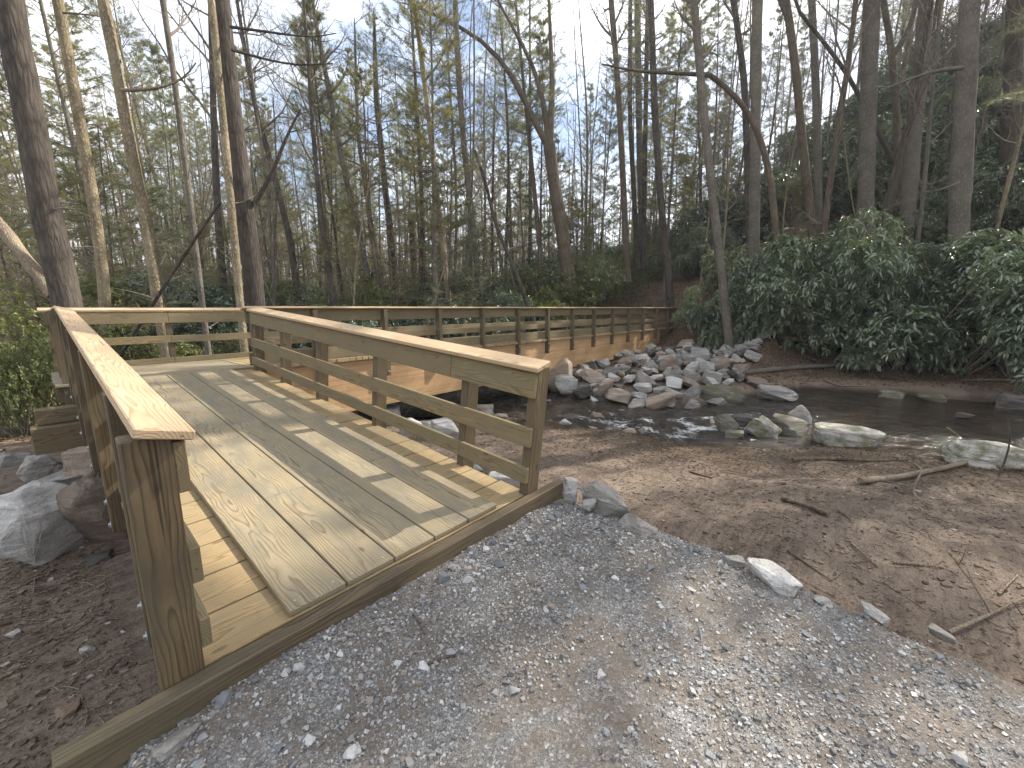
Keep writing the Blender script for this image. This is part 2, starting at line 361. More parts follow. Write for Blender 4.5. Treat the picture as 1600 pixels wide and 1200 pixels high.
ONES = 'zeroth first second third fourth fifth sixth seventh eighth ninth tenth eleventh twelfth thirteenth fourteenth fifteenth sixteenth seventeenth eighteenth nineteenth'.split()
def ordinal(n):
    if n < 20: return ONES[n]
    t_ = {2: 'twent', 3: 'thirt', 4: 'fort', 5: 'fift', 6: 'sixt', 7: 'sevent'}[n//10]
    return t_+'ieth' if n % 10 == 0 else t_+'y-'+ONES[n % 10]
def pix_x(P):
    d = Vector(P)-Vector((0, 0, EYE)); return 800+FPX*d.dot(RGT)/max(d.dot(FWD), .1)
def relabel(objs, key, text):
    """name members of a group by their order from the left within what key() puts together"""
    g_ = {}
    for o in objs: g_.setdefault(key(o), []).append(o)
    for k, l in g_.items():
        for i_, o in enumerate(sorted(l, key=lambda o: pix_x(o.location))): o['label'] = text(k, ordinal(i_+1))

# ------------------------------------------------------------------ terrain
def vnoise(x, y, s, seed):
    x = np.asarray(x)/s; y = np.asarray(y)/s
    def hsh(i, j): 
        h = np.sin(i*127.1+j*311.7+seed*74.7)*43758.5453; return h-np.floor(h)
    i, j = np.floor(x), np.floor(y); a, b = x-i, y-j; a = a*a*(3-2*a); b = b*b*(3-2*b)
    return (hsh(i, j)*(1-a)+hsh(i+1, j)*a)*(1-b)+(hsh(i, j+1)*(1-a)+hsh(i+1, j+1)*a)*b-.5
def fbm(x, y, s, seed, o=4):
    r = 0
    for k in range(o): r = r+vnoise(x, y, s/2**k, seed+k)*.55**k
    return r
YN = [-60, -20, -2.4, -1.7, -.6, .5, 1.4, 2.6, 4, 5.9, 7.4, 8.8, 9.7, 10.9, 14, 20, 40, 90]
XN = [22, 14, 11.7, 11.3, 10.9, 10.4, 9.6, 9.2, 9.1, 9.0, 8.3, 7.7, 6.9, 5.7, 2.6, -4, -26, -70]
YF = [-60, -20, -3.6, -1.6, 0, 1.6, 2.7, 3.5, 4.4, 6.1, 8.6, 10, 11.2, 12.6, 15, 20, 40, 90]
XF = [28, 20, 18.3, 18.0, 17.5, 17.0, 15.4, 13.2, 11.9, 11.5, 11.9, 11.9, 11.4, 9.2, 6.5, .5, -20, -63]
def xn(Y): return np.interp(Y, YN, XN)
def xf(Y): return np.interp(Y, YF, XF)
def zwat(Y): return np.interp(Y, [.2, 1.6, 2.6, 3.6], [-1.30, -1.33, -1.40, -1.45])
def sst(x, a, b): t_ = np.clip((x-a)/(b-a), 0, 1); return t_*t_*(3-2*t_)
def ground(X, Y, fine=True):
    X = np.asarray(X, float); Y = np.asarray(Y, float)
    zw = zwat(Y); dn = xn(Y)-X; df = X-xf(Y)
    zl = np.interp(dn, [-1.2, 0, .35, 2.5, 5.5, 9, 14, 40, 120], [-.42, -.10, .0, .20, .62, .66, .7, 1.0, 3.0])
    # far bank and hillside
    hf = np.interp(Y, [-40, 0, 4, 7, 10.5, 16, 26, 50, 90], [1.1, 1.0, .70, .50, .46, .28, .12, .10, .2])
    hill = np.interp(df, [-2, 0, 1.2, 2.6, 5, 12, 30, 60, 120], [-.4, -.02, .22, .45, 1.5, 5.8, 18.5, 31, 38])*hf+np.interp(df, [0, 1.2, 3], [0, .2, .45])*(1-hf)
    # rock armoured slope and abutment at the bridge end
    rr = np.interp(df, [-2, 0, 1, 5, 8.5, 10, 12, 14], [-.4, -.02, .32, .72, .95, 1.2, 1.85, 1.95])
    br = sst(Y, 2.8, 4.6)*(1-sst(Y, 12.3, 15))*(1-sst(X, 24.5, 29))
    zr = hill*(1-br)+rr*br
    w = np.clip((X-xn(Y))/np.maximum(xf(Y)-xn(Y), .1), 0, 1)
    z = zw+zl*(1-sst(w, .45, .55))+zr*sst(w, .45, .55)
    # gravel causeway flank
    near = np.where((Y < 2.05), 1., 0.)
    mr = np.clip((3.0-X+.06*np.sin(Y*5)+.05*np.sin(Y*13+1))/.55, 0, 1); ml = np.clip((X+.15)/.4, 0, 1)
    mf = np.clip((1.99-Y)/.12, 0, 1)
    mound = np.minimum(np.minimum(mr, ml), mf)
    z = z*(1-mound)+(-.22)*mound
    # far ridges closing the valley
    r = np.hypot(X, Y)
    z = z+np.interp(r, [45, 90, 160, 300], [0, 2.0, 9, 26])*np.clip((Y-.1*X)/np.maximum(r, 1), 0, 1)*.8
    if fine:
        a = 1-.75*mound
        inw = (w > 0) & (w < 1)
        z = z+np.where(inw, .4, 1.)*a*(fbm(X, Y, 2.6, 3)*.14+fbm(X, Y, .55, 9, 4)*.055)+fbm(X, Y, 9, 5, 2)*.35*sst(np.minimum(np.abs(dn), 99), 3, 10)*sst(r, 9, 16)
    return z
def gz(x, y): return float(ground(np.array([x]), np.array([y]))[0])
def gp(px, py, zoff=0.):
    d = ray(px, py); lo = .6; s = .6
    prev = lo
    while s < 90:
        P = CAM+d*s
        if P[2] < gz(P[0], P[1])+zoff:
            a, b = prev, s
            for _ in range(14):
                m_ = (a+b)/2; P = CAM+d*m_
                if P[2] < gz(P[0], P[1])+zoff: b = m_
                else: a = m_
            return CAM+d*b, b
        prev = s; s *= 1.03
    return CAM+d*30, 30.
def gw(px, py):          # point on the water surface
    d = ray(px, py); s = 8.
    for _ in range(25):
        P = CAM+d*s; s = (zwat(P[1])-EYE)/d[2]
    return CAM+d*s, float(s)

# polar sheet: fine where the camera stands, coarse far away
th_front = np.linspace(YAW-1.08, YAW+1.12, 510); th_back = np.linspace(YAW+1.12, YAW-1.08+2*np.pi, 90)[1:-1]
TH = np.concatenate([th_front, th_back]); R = np.geomspace(.55, 260, 350)
rr_, tt_ = np.meshgrid(R, TH, indexing='ij'); GX, GY = rr_*np.cos(tt_), rr_*np.sin(tt_); GZ = ground(GX, GY)
gm = MB(); nt = len(TH); nr = len(R)
V = np.stack([GX, GY, GZ], -1).reshape(-1, 3)
i = np.arange(nr-1)[:, None]*nt; j = np.arange(nt)[None, :]; j2 = (j+1) % nt
F = np.stack([i+j, i+nt+j, i+nt+j2, i+j2], -1).reshape(-1, 4)
gm.add(V, F); gm.add([[0, 0, float(GZ[0].mean())]], np.zeros((0, 3), int))
gm.add(np.vstack([V[:nt], [[0, 0, float(GZ[0].mean())]]]), np.stack([np.arange(nt), (np.arange(nt)+1) % nt, np.full(nt, nt)], 1))
gme = gm.mesh('ground', M['ground'])
def field(me, name, vals):
    a = me.attributes.new(name, 'FLOAT', 'POINT'); v = np.zeros(len(me.vertices), np.float32); v[:len(vals)] = vals; a.data.foreach_set('value', v)
VX, VY, VZ = V[:, 0], V[:, 1], V[:, 2]
dn_ = xn(VY)-VX; df_ = VX-xf(VY)
litter = np.clip(sst(VY, 9.5, 12.5)*(dn_ > 0)+sst(df_, 1.2, 3.2)+(1-sst(VX, -2.2, -.9)), 0, 1)
litter = np.maximum(litter, .55*sst(dn_, -.2, .6)*(1-sst(dn_, 1.6, 3.4))*(VY < 3)*(VX < 12)*(VX > 6))
wetv = (1-sst(VZ-zwat(VY), .02, .14))
sandv = sst(df_, -.2, .2)*(1-sst(df_, 1.2, 2.2))*(VY < 4)*np.clip(1-(VY < -2.5)*1., 0, 1)+.5*sst(dn_, 0, .2)*(1-sst(dn_, 2, 4))*(VY > 3)*(VY < 8)
field(gme, 'litter', litter); field(gme, 'wet', np.clip(wetv, 0, 1)); field(gme, 'sand', np.clip(sandv, 0, 1))
tag(link('ground', gme), kind='structure')

# water sheet that follows the banks
ys = np.concatenate([np.linspace(-14, -3, 60), np.linspace(-3, 13, 330)[1:], np.linspace(13, 24, 50)[1:]]); ss = np.linspace(-.12, 1.12, 96)
yy, uu = np.meshgrid(ys, ss, indexing='ij')
xx = xn(yy)+(xf(yy)-xn(yy))*uu
rap = np.exp(-((yy-2.7)/1.35)**2)*np.exp(-((uu-.32)/.42)**2)+.85*np.exp(-((yy-5.0)/1.8)**2)*np.exp(-((uu-.30)/.5)**2)+.72*np.exp(-((yy-8.8)/2.6)**2)
amp = .006+.06*np.clip(rap, 0, 1)+.034*(yy > 3.0)
zz = zwat(yy)+amp*(fbm(xx*2.0, yy*1.0, .8, 21, 3)*1.5+fbm(xx, yy, .22, 33, 2)*.8)
wm_ = MB(); ny, nx_ = yy.shape
Vw = np.stack([xx, yy, zz], -1).reshape(-1, 3); i = np.arange(ny-1)[:, None]*nx_; j = np.arange(nx_-1)[None, :]
wm_.add(Vw, np.stack([i+j, i+j+1, i+nx_+j+1, i+nx_+j], -1).reshape(-1, 4))
wme = wm_.mesh('stream_water', M['water']); field(wme, 'foam', np.clip(rap, 0, 1).ravel())
tag(link('stream_water', wme), kind='structure')

# gravel path: a mound that ends at the headboard
gxs = np.linspace(-.35, 3.35, 170); gys = np.linspace(-3.0, 1.935, 225)
ax, ay = np.meshgrid(gxs, gys, indexing='ij')
def gravel_z(X, Y):
    ed = 2.93-.10*np.clip((1.4-Y)/1.4, 0, 1)+.10*fbm(X*0+3, Y, .45, 4, 3)+.07*np.sin(Y*3.1)
    dr = ed-X; dl = X-(.02+.09*fbm(X*0+7, Y, .4, 14, 3))
    top = -.115-.03*np.clip((2-Y)/2, 0, 1)-.05*sst(X, 1.6, 2.9)-.04*(1-sst(X, .0, .5))+fbm(X, Y, 1.2, 41, 3)*.05+fbm(X, Y, .22, 45, 4)*.022+fbm(X, Y, .05, 49, 2)*.009
    fall = np.where(dr < 0, dr*1.15, 0)+np.where(dl < 0, dl*1.3, 0)
    return top+fall-.04*np.exp(-np.maximum(dr, 0)/.12)
az_ = gravel_z(ax, ay)
gb = MB(); a0, a1 = ax.shape; i = np.arange(a0-1)[:, None]*a1; j = np.arange(a1-1)[None, :]
gb.add(np.stack([ax, ay, az_], -1).reshape(-1, 3), np.stack([i+j, i+a1+j, i+a1+j+1, i+j+1], -1).reshape(-1, 4))
gravel = tag(link('gravel_path', gb.mesh('gravel_path', M['gravel'])), kind='structure')

# ------------------------------------------------------------------ footbridge
box_cache = {}
def box_mesh(L, Wd, T, mat, bev=.004):
    key = (round(L, 3), round(Wd, 3), round(T, 3), mat, bev)
    if key in box_cache: return box_cache[key]
    hx, hy, hz = L/2, Wd/2, T/2; b = min(bev, hz*.4, hy*.4, hx*.4)
    V, idx = [], {}
    for sx in (-1, 1):
        for sy_ in (-1, 1):
            for sz in (-1, 1):
                for ax_ in range(3):
                    c = [sx*(hx-b), sy_*(hy-b), sz*(hz-b)]; c[ax_] = [sx*hx, sy_*hy, sz*hz][ax_]
                    idx[sx, sy_, sz, ax_] = len(V); V.append(c)
    Q, T3 = [], []
    def quad(ids, n):
        a = [np.array(V[k]) for k in ids]
        if np.dot(np.cross(a[1]-a[0], a[2]-a[0]), n) < 0: ids = ids[::-1]
        return ids
    for ax_ in range(3):
        o1, o2 = [k for k in range(3) if k != ax_]
        for s in (-1, 1):
            ids = []
            for s1, s2 in ((-1, -1), (1, -1), (1, 1), (-1, 1)):
                sg = [0, 0, 0]; sg[ax_] = s; sg[o1] = s1; sg[o2] = s2; ids.append(idx[sg[0], sg[1], sg[2], ax_])
            n = np.zeros(3); n[ax_] = s; Q.append(quad(ids, n))
    for ax_ in range(3):       # edges along ax_
        o1, o2 = [k for k in range(3) if k != ax_]
        for s1 in (-1, 1):
            for s2 in (-1, 1):
                def g_(sa, fa):
                    sg = [0, 0, 0]; sg[ax_] = sa; sg[o1] = s1; sg[o2] = s2; return idx[sg[0], sg[1], sg[2], fa]
                n = np.zeros(3); n[o1] = s1; n[o2] = s2
                Q.append(quad([g_(-1, o1), g_(1, o1), g_(1, o2), g_(-1, o2)], n))
    for sx in (-1, 1):
        for sy_ in (-1, 1):
            for sz in (-1, 1): T3.append(quad([idx[sx, sy_, sz, k] for k in range(3)], np.array([sx, sy_, sz])))
    mb = MB(); mb.add(V, Q); mb.f.setdefault((3, 0), []).append(np.array(T3))
    me = mb.mesh('board', M[mat], smooth=False); box_cache[key] = me; return me
bridge = thing('footbridge', 'new timber footbridge with plank ramp, slatted railings and orange girders over the stream', 'footbridge')
def part(name, label=None):
    o = bpy.data.objects.new(name, None); COL.objects.link(o); o.parent = bridge
    if label: o['label'] = label
    return o
EX, EY, EZ = np.eye(3)
def board(name, par, c, xa, ya, size, mat, bev=.004, jit=0.):
    """centre c, length axis xa, width axis ya"""
    xa = np.asarray(xa, float); xa = xa/np.linalg.norm(xa); ya = np.asarray(ya, float); ya = ya-xa*np.dot(xa, ya); ya /= np.linalg.norm(ya); za = np.cross(xa, ya)
    if jit:
        xa = xa+ya*random.uniform(-jit, jit)+za*random.uniform(-jit, jit)*.4; xa /= np.linalg.norm(xa); ya = ya-xa*np.dot(xa, ya); ya /= np.linalg.norm(ya); za = np.cross(xa, ya)
    mw = Matrix(((xa[0], ya[0], za[0], c[0]), (xa[1], ya[1], za[1], c[1]), (xa[2], ya[2], za[2], c[2]), (0, 0, 0, 1)))
    return link(name, box_mesh(*size, mat, bev), par, mw)
bolt_mb = MB(); tube(bolt_mb, [(0, 0, 0), (0, 0, .016)], [.017, .017], 6, cap=True); tube(bolt_mb, [(0, 0, -.002), (0, 0, .004)], [.028, .028], 12, cap=True)
bolt_me = bolt_mb.mesh('bolt', M['metal'], False)
def bolt(par, c, n):
    u, v = frame_from(np.asarray(n, float)); n = np.asarray(n, float)
    link('bolt', bolt_me, par, Matrix(((u[0], v[0], n[0], c[0]), (u[1], v[1], n[1], c[1]), (u[2], v[2], n[2], c[2]), (0, 0, 0, 1))))

Y0, Y1, Z1 = 2.046, 8.54, .514
TH_ = math.atan2(Z1, Y1-Y0); ES = np.array([0, math.cos(TH_), math.sin(TH_)]); EN = np.array([0, -math.sin(TH_), math.cos(TH_)])
LEN = math.hypot(Y1-Y0, Z1)
def rp_(x, s, n): return np.array([x, Y0, 0])+ES*s+EN*n       # point on the ramp: across, along, above the plank tops
def s_of(Y): return (Y-Y0)/ES[1]

ramp = part('ramp_deck')
cuts = [[], [3.318], [5.30], [6.26], [3.39]]
for k in range(5):
    ed = [0]+[s_of(y) for y in cuts[k]]+[LEN]
    for a, b in zip(ed[:-1], ed[1:]):
        dz = random.uniform(-.002, .002)
        board('plank', ramp, rp_(.6207+.3064*(k+.5), (a+b)/2, -.019+dz), ES, EX, (b-a-.005, .297, .038), 'deck', .005)
s = -.012; n_ = 0
while s < LEN-.02:
    wd = .328
    if s < .02: wd = .328
    c = s+wd/2
    board('cross_board', ramp, rp_(1.37, c, -.038-.0195-.001), EX, ES, (2.30+random.uniform(-.02, .03), wd-.007, .038), 'cross', .004)
    s += .335
board('headboard', ramp, (1.365, 1.957, -.185), EX, EZ, (3.09, .33, .085), 'post', .006)
for x in (.36, 1.37, 2.36):
    board('stringer', ramp, rp_(x, LEN/2+.06, -.078-.12), ES, EN, (LEN-.10, .235, .075), 'timber')

scr_mb = MB(); tube(scr_mb, [(0, 0, -.004), (0, 0, .0012)], [.0052, .0052], 8, cap=True); scr_me = scr_mb.mesh('screw', M['metal'], False)
def screw(par, c, n):
    u, v = frame_from(np.asarray(n, float)); link('screw', scr_me, par, Matrix(((u[0], v[0], n[0], c[0]), (u[1], v[1], n[1], c[1]), (u[2], v[2], n[2], c[2]), (0, 0, 0, 1))))
for k in range(5):
    for y in [2.10, 3.27, 3.37, 4.6, 5.9, 7.2]:
        for dx in (-.10, .10): screw(ramp, rp_(.6207+.3064*(k+.5)+dx, s_of(y+random.uniform(-.012, .012)), 0), EN)

def railing_ramp(side):
    rl = part('railing')
    if side < 0: px0, pw, rx, capx, tilt = .1925, .145, .284, .2475, -1
    else: px0, pw, rx, capx, tilt = 2.545, .145, 2.452, 2.5135, 1
    lean = .0 if side < 0 else .05
    up = EN+EX*lean; up /= np.linalg.norm(up)
    yp = [2.03, 2.82, 4.36, 5.86, 7.15, 8.36]
    for q, y in enumerate(yp):
        lo, hi = -.42, 1.045
        if q == 0: lo = -.30
        q_w = pw if q == 0 or side > 0 else .112
        c = rp_(px0+(pw-q_w)/2*(1 if side < 0 else -1), s_of(y)+.02, 0)+up*(lo+hi)/2
        board('post', rl, c, up, EX, (hi-lo, q_w, .092), 'post', .006)
        if q:
            for dz in (-.16, -.36) if side < 0 else (-.2,):
                bolt(rl, rp_(px0+side*pw/2 if side > 0 else .1535, s_of(y)+.02, dz), EX*side)
    s0, s1 = s_of(1.985), s_of(8.44)
    for (lo, hi, cu) in ((.80, 1.008, [3.0, 5.9]), (.392, .552, [4.36, 7.15]), (.078, .214, [2.82, 5.86])):
        ed = [s0+.02]+[s_of(y) for y in cu]+[s1]
        for a, b in zip(ed[:-1], ed[1:]):
            board('rail', rl, rp_(rx, (a+b)/2, 0)+up*(lo+hi)/2, ES, up, (b-a-.003, hi-lo, .039), 'rail')
    cw = EX*math.cos(math.radians(15))*side+EN*math.sin(math.radians(15))       # outer edge high
    a, b = s_of(1.955), s_of(8.457)
    cn = np.cross(ES, cw); cn = cn if cn[2] > 0 else -cn
    ed = [a, b] if side < 0 else [a, b]
    board('cap_board', rl, rp_(capx, (a+b)/2, 1.079)-cn*.019, ES, cw, (b-a, .175, .038), 'cap', .005)
railing_ramp(-1); railing_ramp(1)

# landing and bridge deck
DZ = Z1
land = part('landing_deck')
yb = Y1+.006
for k in range(7):
    w_ = .285; c = yb+w_/2
    if c > 10.75: break
    board('deck_board', land, (1.22+random.uniform(-.01, .01), c, DZ-.0195+random.uniform(-.002, .002)), EX, EY, (2.42, w_-.006, .039), 'deck')
    yb += w_+.004
board('stringer', land, (1.22, 8.72, DZ-.04-.12), EX, EZ, (2.4, .235, .075), 'timber')
board('stringer', land, (1.22, 10.55, DZ-.04-.12), EX, EZ, (2.4, .235, .075), 'timber')
for x in (.1, 1.2, 2.35): board('stringer', land, (x, 9.635, DZ-.04-.12), EY, EZ, (1.74, .235, .075), 'timber')

span = part('span_deck')
x = 2.52
while x < 24.0:
    board('deck_board', span, (x, 9.62+random.uniform(-.012, .012), DZ-.0375), EX, EY, (.138, 2.26, .075), 'cross')
    x += .146
# two glued girders and their cross bracing
for (yc, lab) in ((8.665, None), (10.52, None)):
    g_ = board('girder', bridge, (12.35, yc, -.13), EX, EZ, (19.3, 1.135, .17), 'girder', .006)
for x in (2.75, 7.5, 12.3, 17.1, 21.95): board('cross_beam', bridge, (x, 9.5925, -.2), EY, EZ, (1.684, .6, .09), 'timber')

def railing_span(yo, side, x0, x1, xs, start=0):
    """yo: y of the post centre, side: +1 when the outside faces +Y"""
    rl = part('railing')
    for k, x in enumerate(xs):
        lo = -.50 if x > 2.6 else -.2
        hi = 1.03
        board('post', rl, (x, yo, DZ+(lo+hi)/2), EZ, EX, (hi-lo, .09, .14), 'post', .005)
        if x > 2.6:
            for dz in (-.14, -.40): bolt(rl, (x, yo+side*.07, DZ+dz), EY*side)
    yr = yo-side*.0905
    joints = [x0]+[v for i_, v in enumerate(xs) if i_ % 2 == start and x0+1 < v < x1-1]+[x1]
    for (lo, hi) in ((.80, 1.02), (.375, .52), (.025, .25)) if side < 0 else ((.80, 1.015), (.41, .55), (-.01, .11)):
        for a, b in zip(joints[:-1], joints[1:]):
            board('rail', rl, ((a+b)/2, yr, DZ+(lo+hi)/2), EX, EZ, (b-a-.004, hi-lo, .039), 'rail')
    c15, s15 = math.cos(math.radians(15)), math.sin(math.radians(15))
    cw = np.array([0, side*c15, s15]); cn = np.array([0, -side*s15, c15])
    cj = [x0-.05]+[v for i_, v in enumerate(xs) if i_ % 3 == 2 and x0+2 < v < x1-2]+[x1+.1]
    for a, b in zip(cj[:-1], cj[1:]):
        c = np.array([(a+b)/2, yo-side*.045, DZ+1.079])-cn*.019
        board('cap_board', rl, c, EX, cw, (b-a-.002, .175, .038), 'cap', .004)
XB, DB = 2.077, 1.592
railing_span(8.505, -1, 2.46, 24.3, [2.56]+[XB+DB*k for k in range(1, 14)], 0)
railing_span(10.69, 1, .05, 24.3, [.12, 1.70]+[3.35+DB*k for k in range(0, 13)], 1)
rl = part('railing')                      # short railing on the left of the landing
for y in (8.62, 9.6, 10.5): board('post', rl, (.165, y, DZ+.36), EZ, EX, (1.34, .14, .09), 'post', .005)
for (lo, hi) in ((.80, .97), (.39, .55), (.075, .214)): board('rail', rl, (.256, 9.55, DZ+(lo+hi)/2), EY, EZ, (1.95, hi-lo, .039), 'rail')
c15, s15 = math.cos(math.radians(15)), math.sin(math.radians(15))
board('cap_board', rl, (.2375, 9.55, DZ+1.06), EY, (-c15, 0, s15), (2.1, .175, .038), 'cap')

# near abutment: two stacked cross timbers, and far abutment
tl = thing('timber_abutment', 'two stacked dark timbers sticking out under the landing beside the left rocks', 'abutment', (1.2, 8.2, -.4))
def child_board(par, name, c, xa, ya, size, mat): 
    o = board(name, par, np.array(c)-np.array(par.location), xa, ya, size, mat, .008); return o
child_board(tl, 'timber', (1.16, 8.33, .135), EX, EZ, (2.75, .20, .24), 'timber')
child_board(tl, 'timber', (1.14, 8.20, -.15), EX, EZ, (2.83, .35, .30), 'timber')
ta = thing('timber_abutment', 'stacked timber abutment with concrete blocks at the far end of the bridge', 'abutment', (23, 9.5, -1.3))
for k, (z, h_) in enumerate([(.30, .26), (.03, .26), (-.24, .26), (-.49, .2)]):
    child_board(ta, 'timber', (22.95+.03*(k % 2), 8.62, z), EX, EZ, (1.75, h_-.008, .2), 'timber')
    child_board(ta, 'timber', (22.16+.03*(k % 2), 9.64, z), EY, EZ, (1.82, h_-.008, .2), 'timber')
child_board(ta, 'timber', (22.2, 8.62, -1.11), EX, EZ, (3.2, .34, .36), 'timber')
child_board(ta, 'concrete_block', (22.7, 8.62, -.765), EX, EZ, (1.3, .33, .5), 'concrete')
child_board(ta, 'concrete_block', (24.6, 8.4, -.15), EX, EZ, (1.0, .62, .5), 'concrete')
child_board(ta, 'concrete_footing', (21.6, 8.6, -1.48), EX, EZ, (4.4, .38, .8), 'concrete')

# ------------------------------------------------------------------ rocks
import bmesh
def hull_mesh(name, seed, n=15, sub=0, flat=1., box=.5, mat=None, disp=.04, bev=.05):
    rg = np.random.default_rng(seed)
    P = rg.normal(size=(n, 3)); P /= np.linalg.norm(P, axis=1)[:, None]
    P = P*(1-box)+np.clip(P*1.5, -.72, .72)*box
    P *= rg.uniform(.86, 1.06, (n, 1)); P[:, 2] *= flat
    bm = bmesh.new()
    for p in P: bm.verts.new(p)
    r = bmesh.ops.convex_hull(bm, input=bm.verts)
    bmesh.ops.delete(bm, geom=[v for v in bm.verts if not v.link_faces], context='VERTS')
    bmesh.ops.dissolve_limit(bm, angle_limit=.22, verts=bm.verts, edges=bm.edges)
    if bev: bmesh.ops.bevel(bm, geom=list(bm.edges), offset=bev, segments=1, affect='EDGES', profile=.6)
    bmesh.ops.triangulate(bm, faces=bm.faces)
    for _ in range(sub):
        bmesh.ops.subdivide_edges(bm, edges=bm.edges, cuts=1, use_grid_fill=True)
    if sub:
        bmesh.ops.triangulate(bm, faces=bm.faces)
        co = np.array([v.co for v in bm.verts]); nn = fbm(co[:, 0]*1.1+co[:, 2]*1.9+seed, co[:, 1]*1.3-co[:, 2]*2.3, .55, seed, 4)
        ly = fbm(co[:, 2]*5+co[:, 0]*.6, co[:, 1]*.7+seed, .5, seed+5, 3)
        for v, a, b in zip(bm.verts, nn, ly): v.co *= 1+a*disp*2.4+b*disp*1.2
    lo = np.min([v.co for v in bm.verts], axis=0); hi = np.max([v.co for v in bm.verts], axis=0)
    for v in bm.verts:
        v.co = Vector([(v.co[k]-(lo[k]+hi[k])/2)/(hi[k]-lo[k]) for k in range(3)])
    me = bpy.data.meshes.new(name); bm.to_mesh(me); bm.free()
    if mat: me.materials.append(mat)
    return me
_rk = {}
def rock_mesh(kind, v, sub):
    k = (kind, v, sub)
    if k not in _rk:
        _rk[k] = hull_mesh('rock', 100+v*7+sub, n=13+v % 5*2, sub=sub, box=.35+.1*(v % 5), mat=M['rock_'+kind], disp=.035 if sub < 2 else .055, bev=.06 if sub < 2 else .045)
        if sub: 
            for p in _rk[k].polygons: p.use_smooth = sub >= 3
    return _rk[k]
camyaw = YAW-math.pi/2
def rock(name, label, cat, P, size, kind='grey', v=0, sub=1, yaw=None, tilt=(0, 0), group=None, sink=.2):
    o = link(name, rock_mesh(kind, v, sub)); w, d, h = size
    yaw = camyaw if yaw is None else yaw
    o.rotation_euler = (tilt[0], tilt[1], yaw); o.scale = (w, d, h)
    o.location = (P[0], P[1], P[2]+h*(.5-sink)); return tag(o, label, cat, group)
def rock_px(label, bx, by, wpx, hpx, kind='grey', v=0, depth=.8, sub=1, water=False, tilt=(0, 0), group=None, sink=.15, name='boulder', cat='rock', dyaw=0., surf=None):
    """bx, by: centre of the rock's foot in the photograph"""
    if surf is not None: D = surf; P = at(bx, by, D)
    else: P, D = gw(bx, by) if water else gp(bx, by)
    e = math.sqrt(1+((bx-800)/FPX)**2)
    w = wpx*D/FPX/e; h = hpx*D/FPX/(1-sink)*1.02
    P = P+np.array([math.cos(YAW), math.sin(YAW), 0])*w*depth*.35
    az = math.atan2(ray(bx, by)[1], ray(bx, by)[0])-math.pi/2
    return rock(name, label, cat, P, (w, w*depth, h), kind, v, sub, az+dyaw, tilt, group, sink)

# rocks beside the left rail
L_ = 'boulders piled beside the left rail'
rock_px('large pale grey boulder lowest in the pile left of the ramp', 35, 886, 185, 128, 'pale', 1, .8, 3, group=L_, sink=.12)
rock_px('rusty brown and grey boulder against the second left post', 142, 862, 128, 122, 'brown', 2, .8, 3, group=L_, sink=.12, dyaw=.3)
rock_px('flat dark grey slab on top of the large pale boulder', 58, 778, 135, 36, 'grey', 3, .9, 2, group=L_, surf=4.75)
rock_px('white and rust blotched block under the stacked timbers', 122, 768, 78, 68, 'brown', 4, .9, 2, group=L_, surf=5.0)
rock_px('grey brown wedge rock below the end of the lower timber', 50, 752, 90, 42, 'grey', 5, .9, 2, group=L_, surf=5.5)
rock_px('small bluish grey rock at the photo\'s left edge behind the pile', 12, 738, 62, 34, 'grey', 6, .9, 2, group=L_, surf=6.0)
rock_px('low thin rock between the pile and the second left post', 150, 880, 50, 12, 'dark', 7, .8, 1, group=L_, sink=.3)
rock_px('dark rock in the gap under the flat grey slab', 108, 800, 60, 30, 'dark', 8, 1., 1, group=L_, surf=5.1)
rock_px('small flat stone on the dirt left of the headboard', 100, 1120, 52, 14, 'brown', 9, .8, 1, sink=.35, name='stone')
rock_px('small pale chip of stone on the dirt near the first left post', 132, 1022, 32, 8, 'grey', 2, .8, 1, sink=.35, name='stone')
rock_px('small thin stone on the dirt at the photo\'s left edge', 16, 998, 34, 9, 'grey', 5, .8, 1, sink=.35, name='stone')
# rocks that hold the right edge of the gravel
G_ = 'rocks along the edge of the gravel path'
def at_z(px, py, z):
    d = ray(px, py); s = (z-EYE)/d[2]; return CAM+d*s, s
def rock_z(label, bx, by, z, wpx, hpx, kind, v, depth=.7, sub=2, tilt=(0, 0), dyaw=0., sink=.2, group=G_, name='edging_rock'):
    P, D = at_z(bx, by, z); return rock_px(label, bx, by, wpx, hpx, kind, v, depth, sub, False, tilt, group, sink, name, 'rock', dyaw, D)
rock_z('upright rounded pale rock touching the right end of the headboard', 892, 782, -.14, 28, 36, 'pale', 11, .9)
rock_z('long blue grey slab edging the gravel next to the upright rock', 950, 806, -.20, 112, 42, 'grey', 12, .38, 2, (.0, .25), -.62)
rock_z('flat grey slab at the lower end of the long blue grey slab', 1000, 842, -.20, 84, 30, 'grey', 13, .42, 2, (0, .2), -.62)
rock_z('white angular stone on the gravel beside the long slab', 922, 796, -.13, 24, 16, 'pale', 14, .8, 1, name='stone')
rock_z('dark bluish rock sitting behind the broad pale slab', 1150, 888, -.22, 46, 22, 'grey', 3, .7)
rock_z('broad whitish slab lying on the gravel edge', 1212, 922, -.22, 104, 34, 'pale', 15, .5, 2, (0, .12), -.5)
rock_z('pale lump at the far right of the gravel edge', 1368, 972, -.26, 62, 22, 'pale', 16, .6, 2, (0, .1), -.4)
rock_z('small grey rock between the two pale edge rocks', 1290, 952, -.25, 40, 16, 'grey', 17, .7, 1)
rock_z('low grey rock at the right border of the gravel', 1478, 1002, -.27, 54, 16, 'grey', 18, .6, 1)
rock_z('large grey rock half buried under the left end of the headboard', 262, 1196, -.20, 110, 46, 'grey', 19, .6, 3, (0, .1), .5, .25)
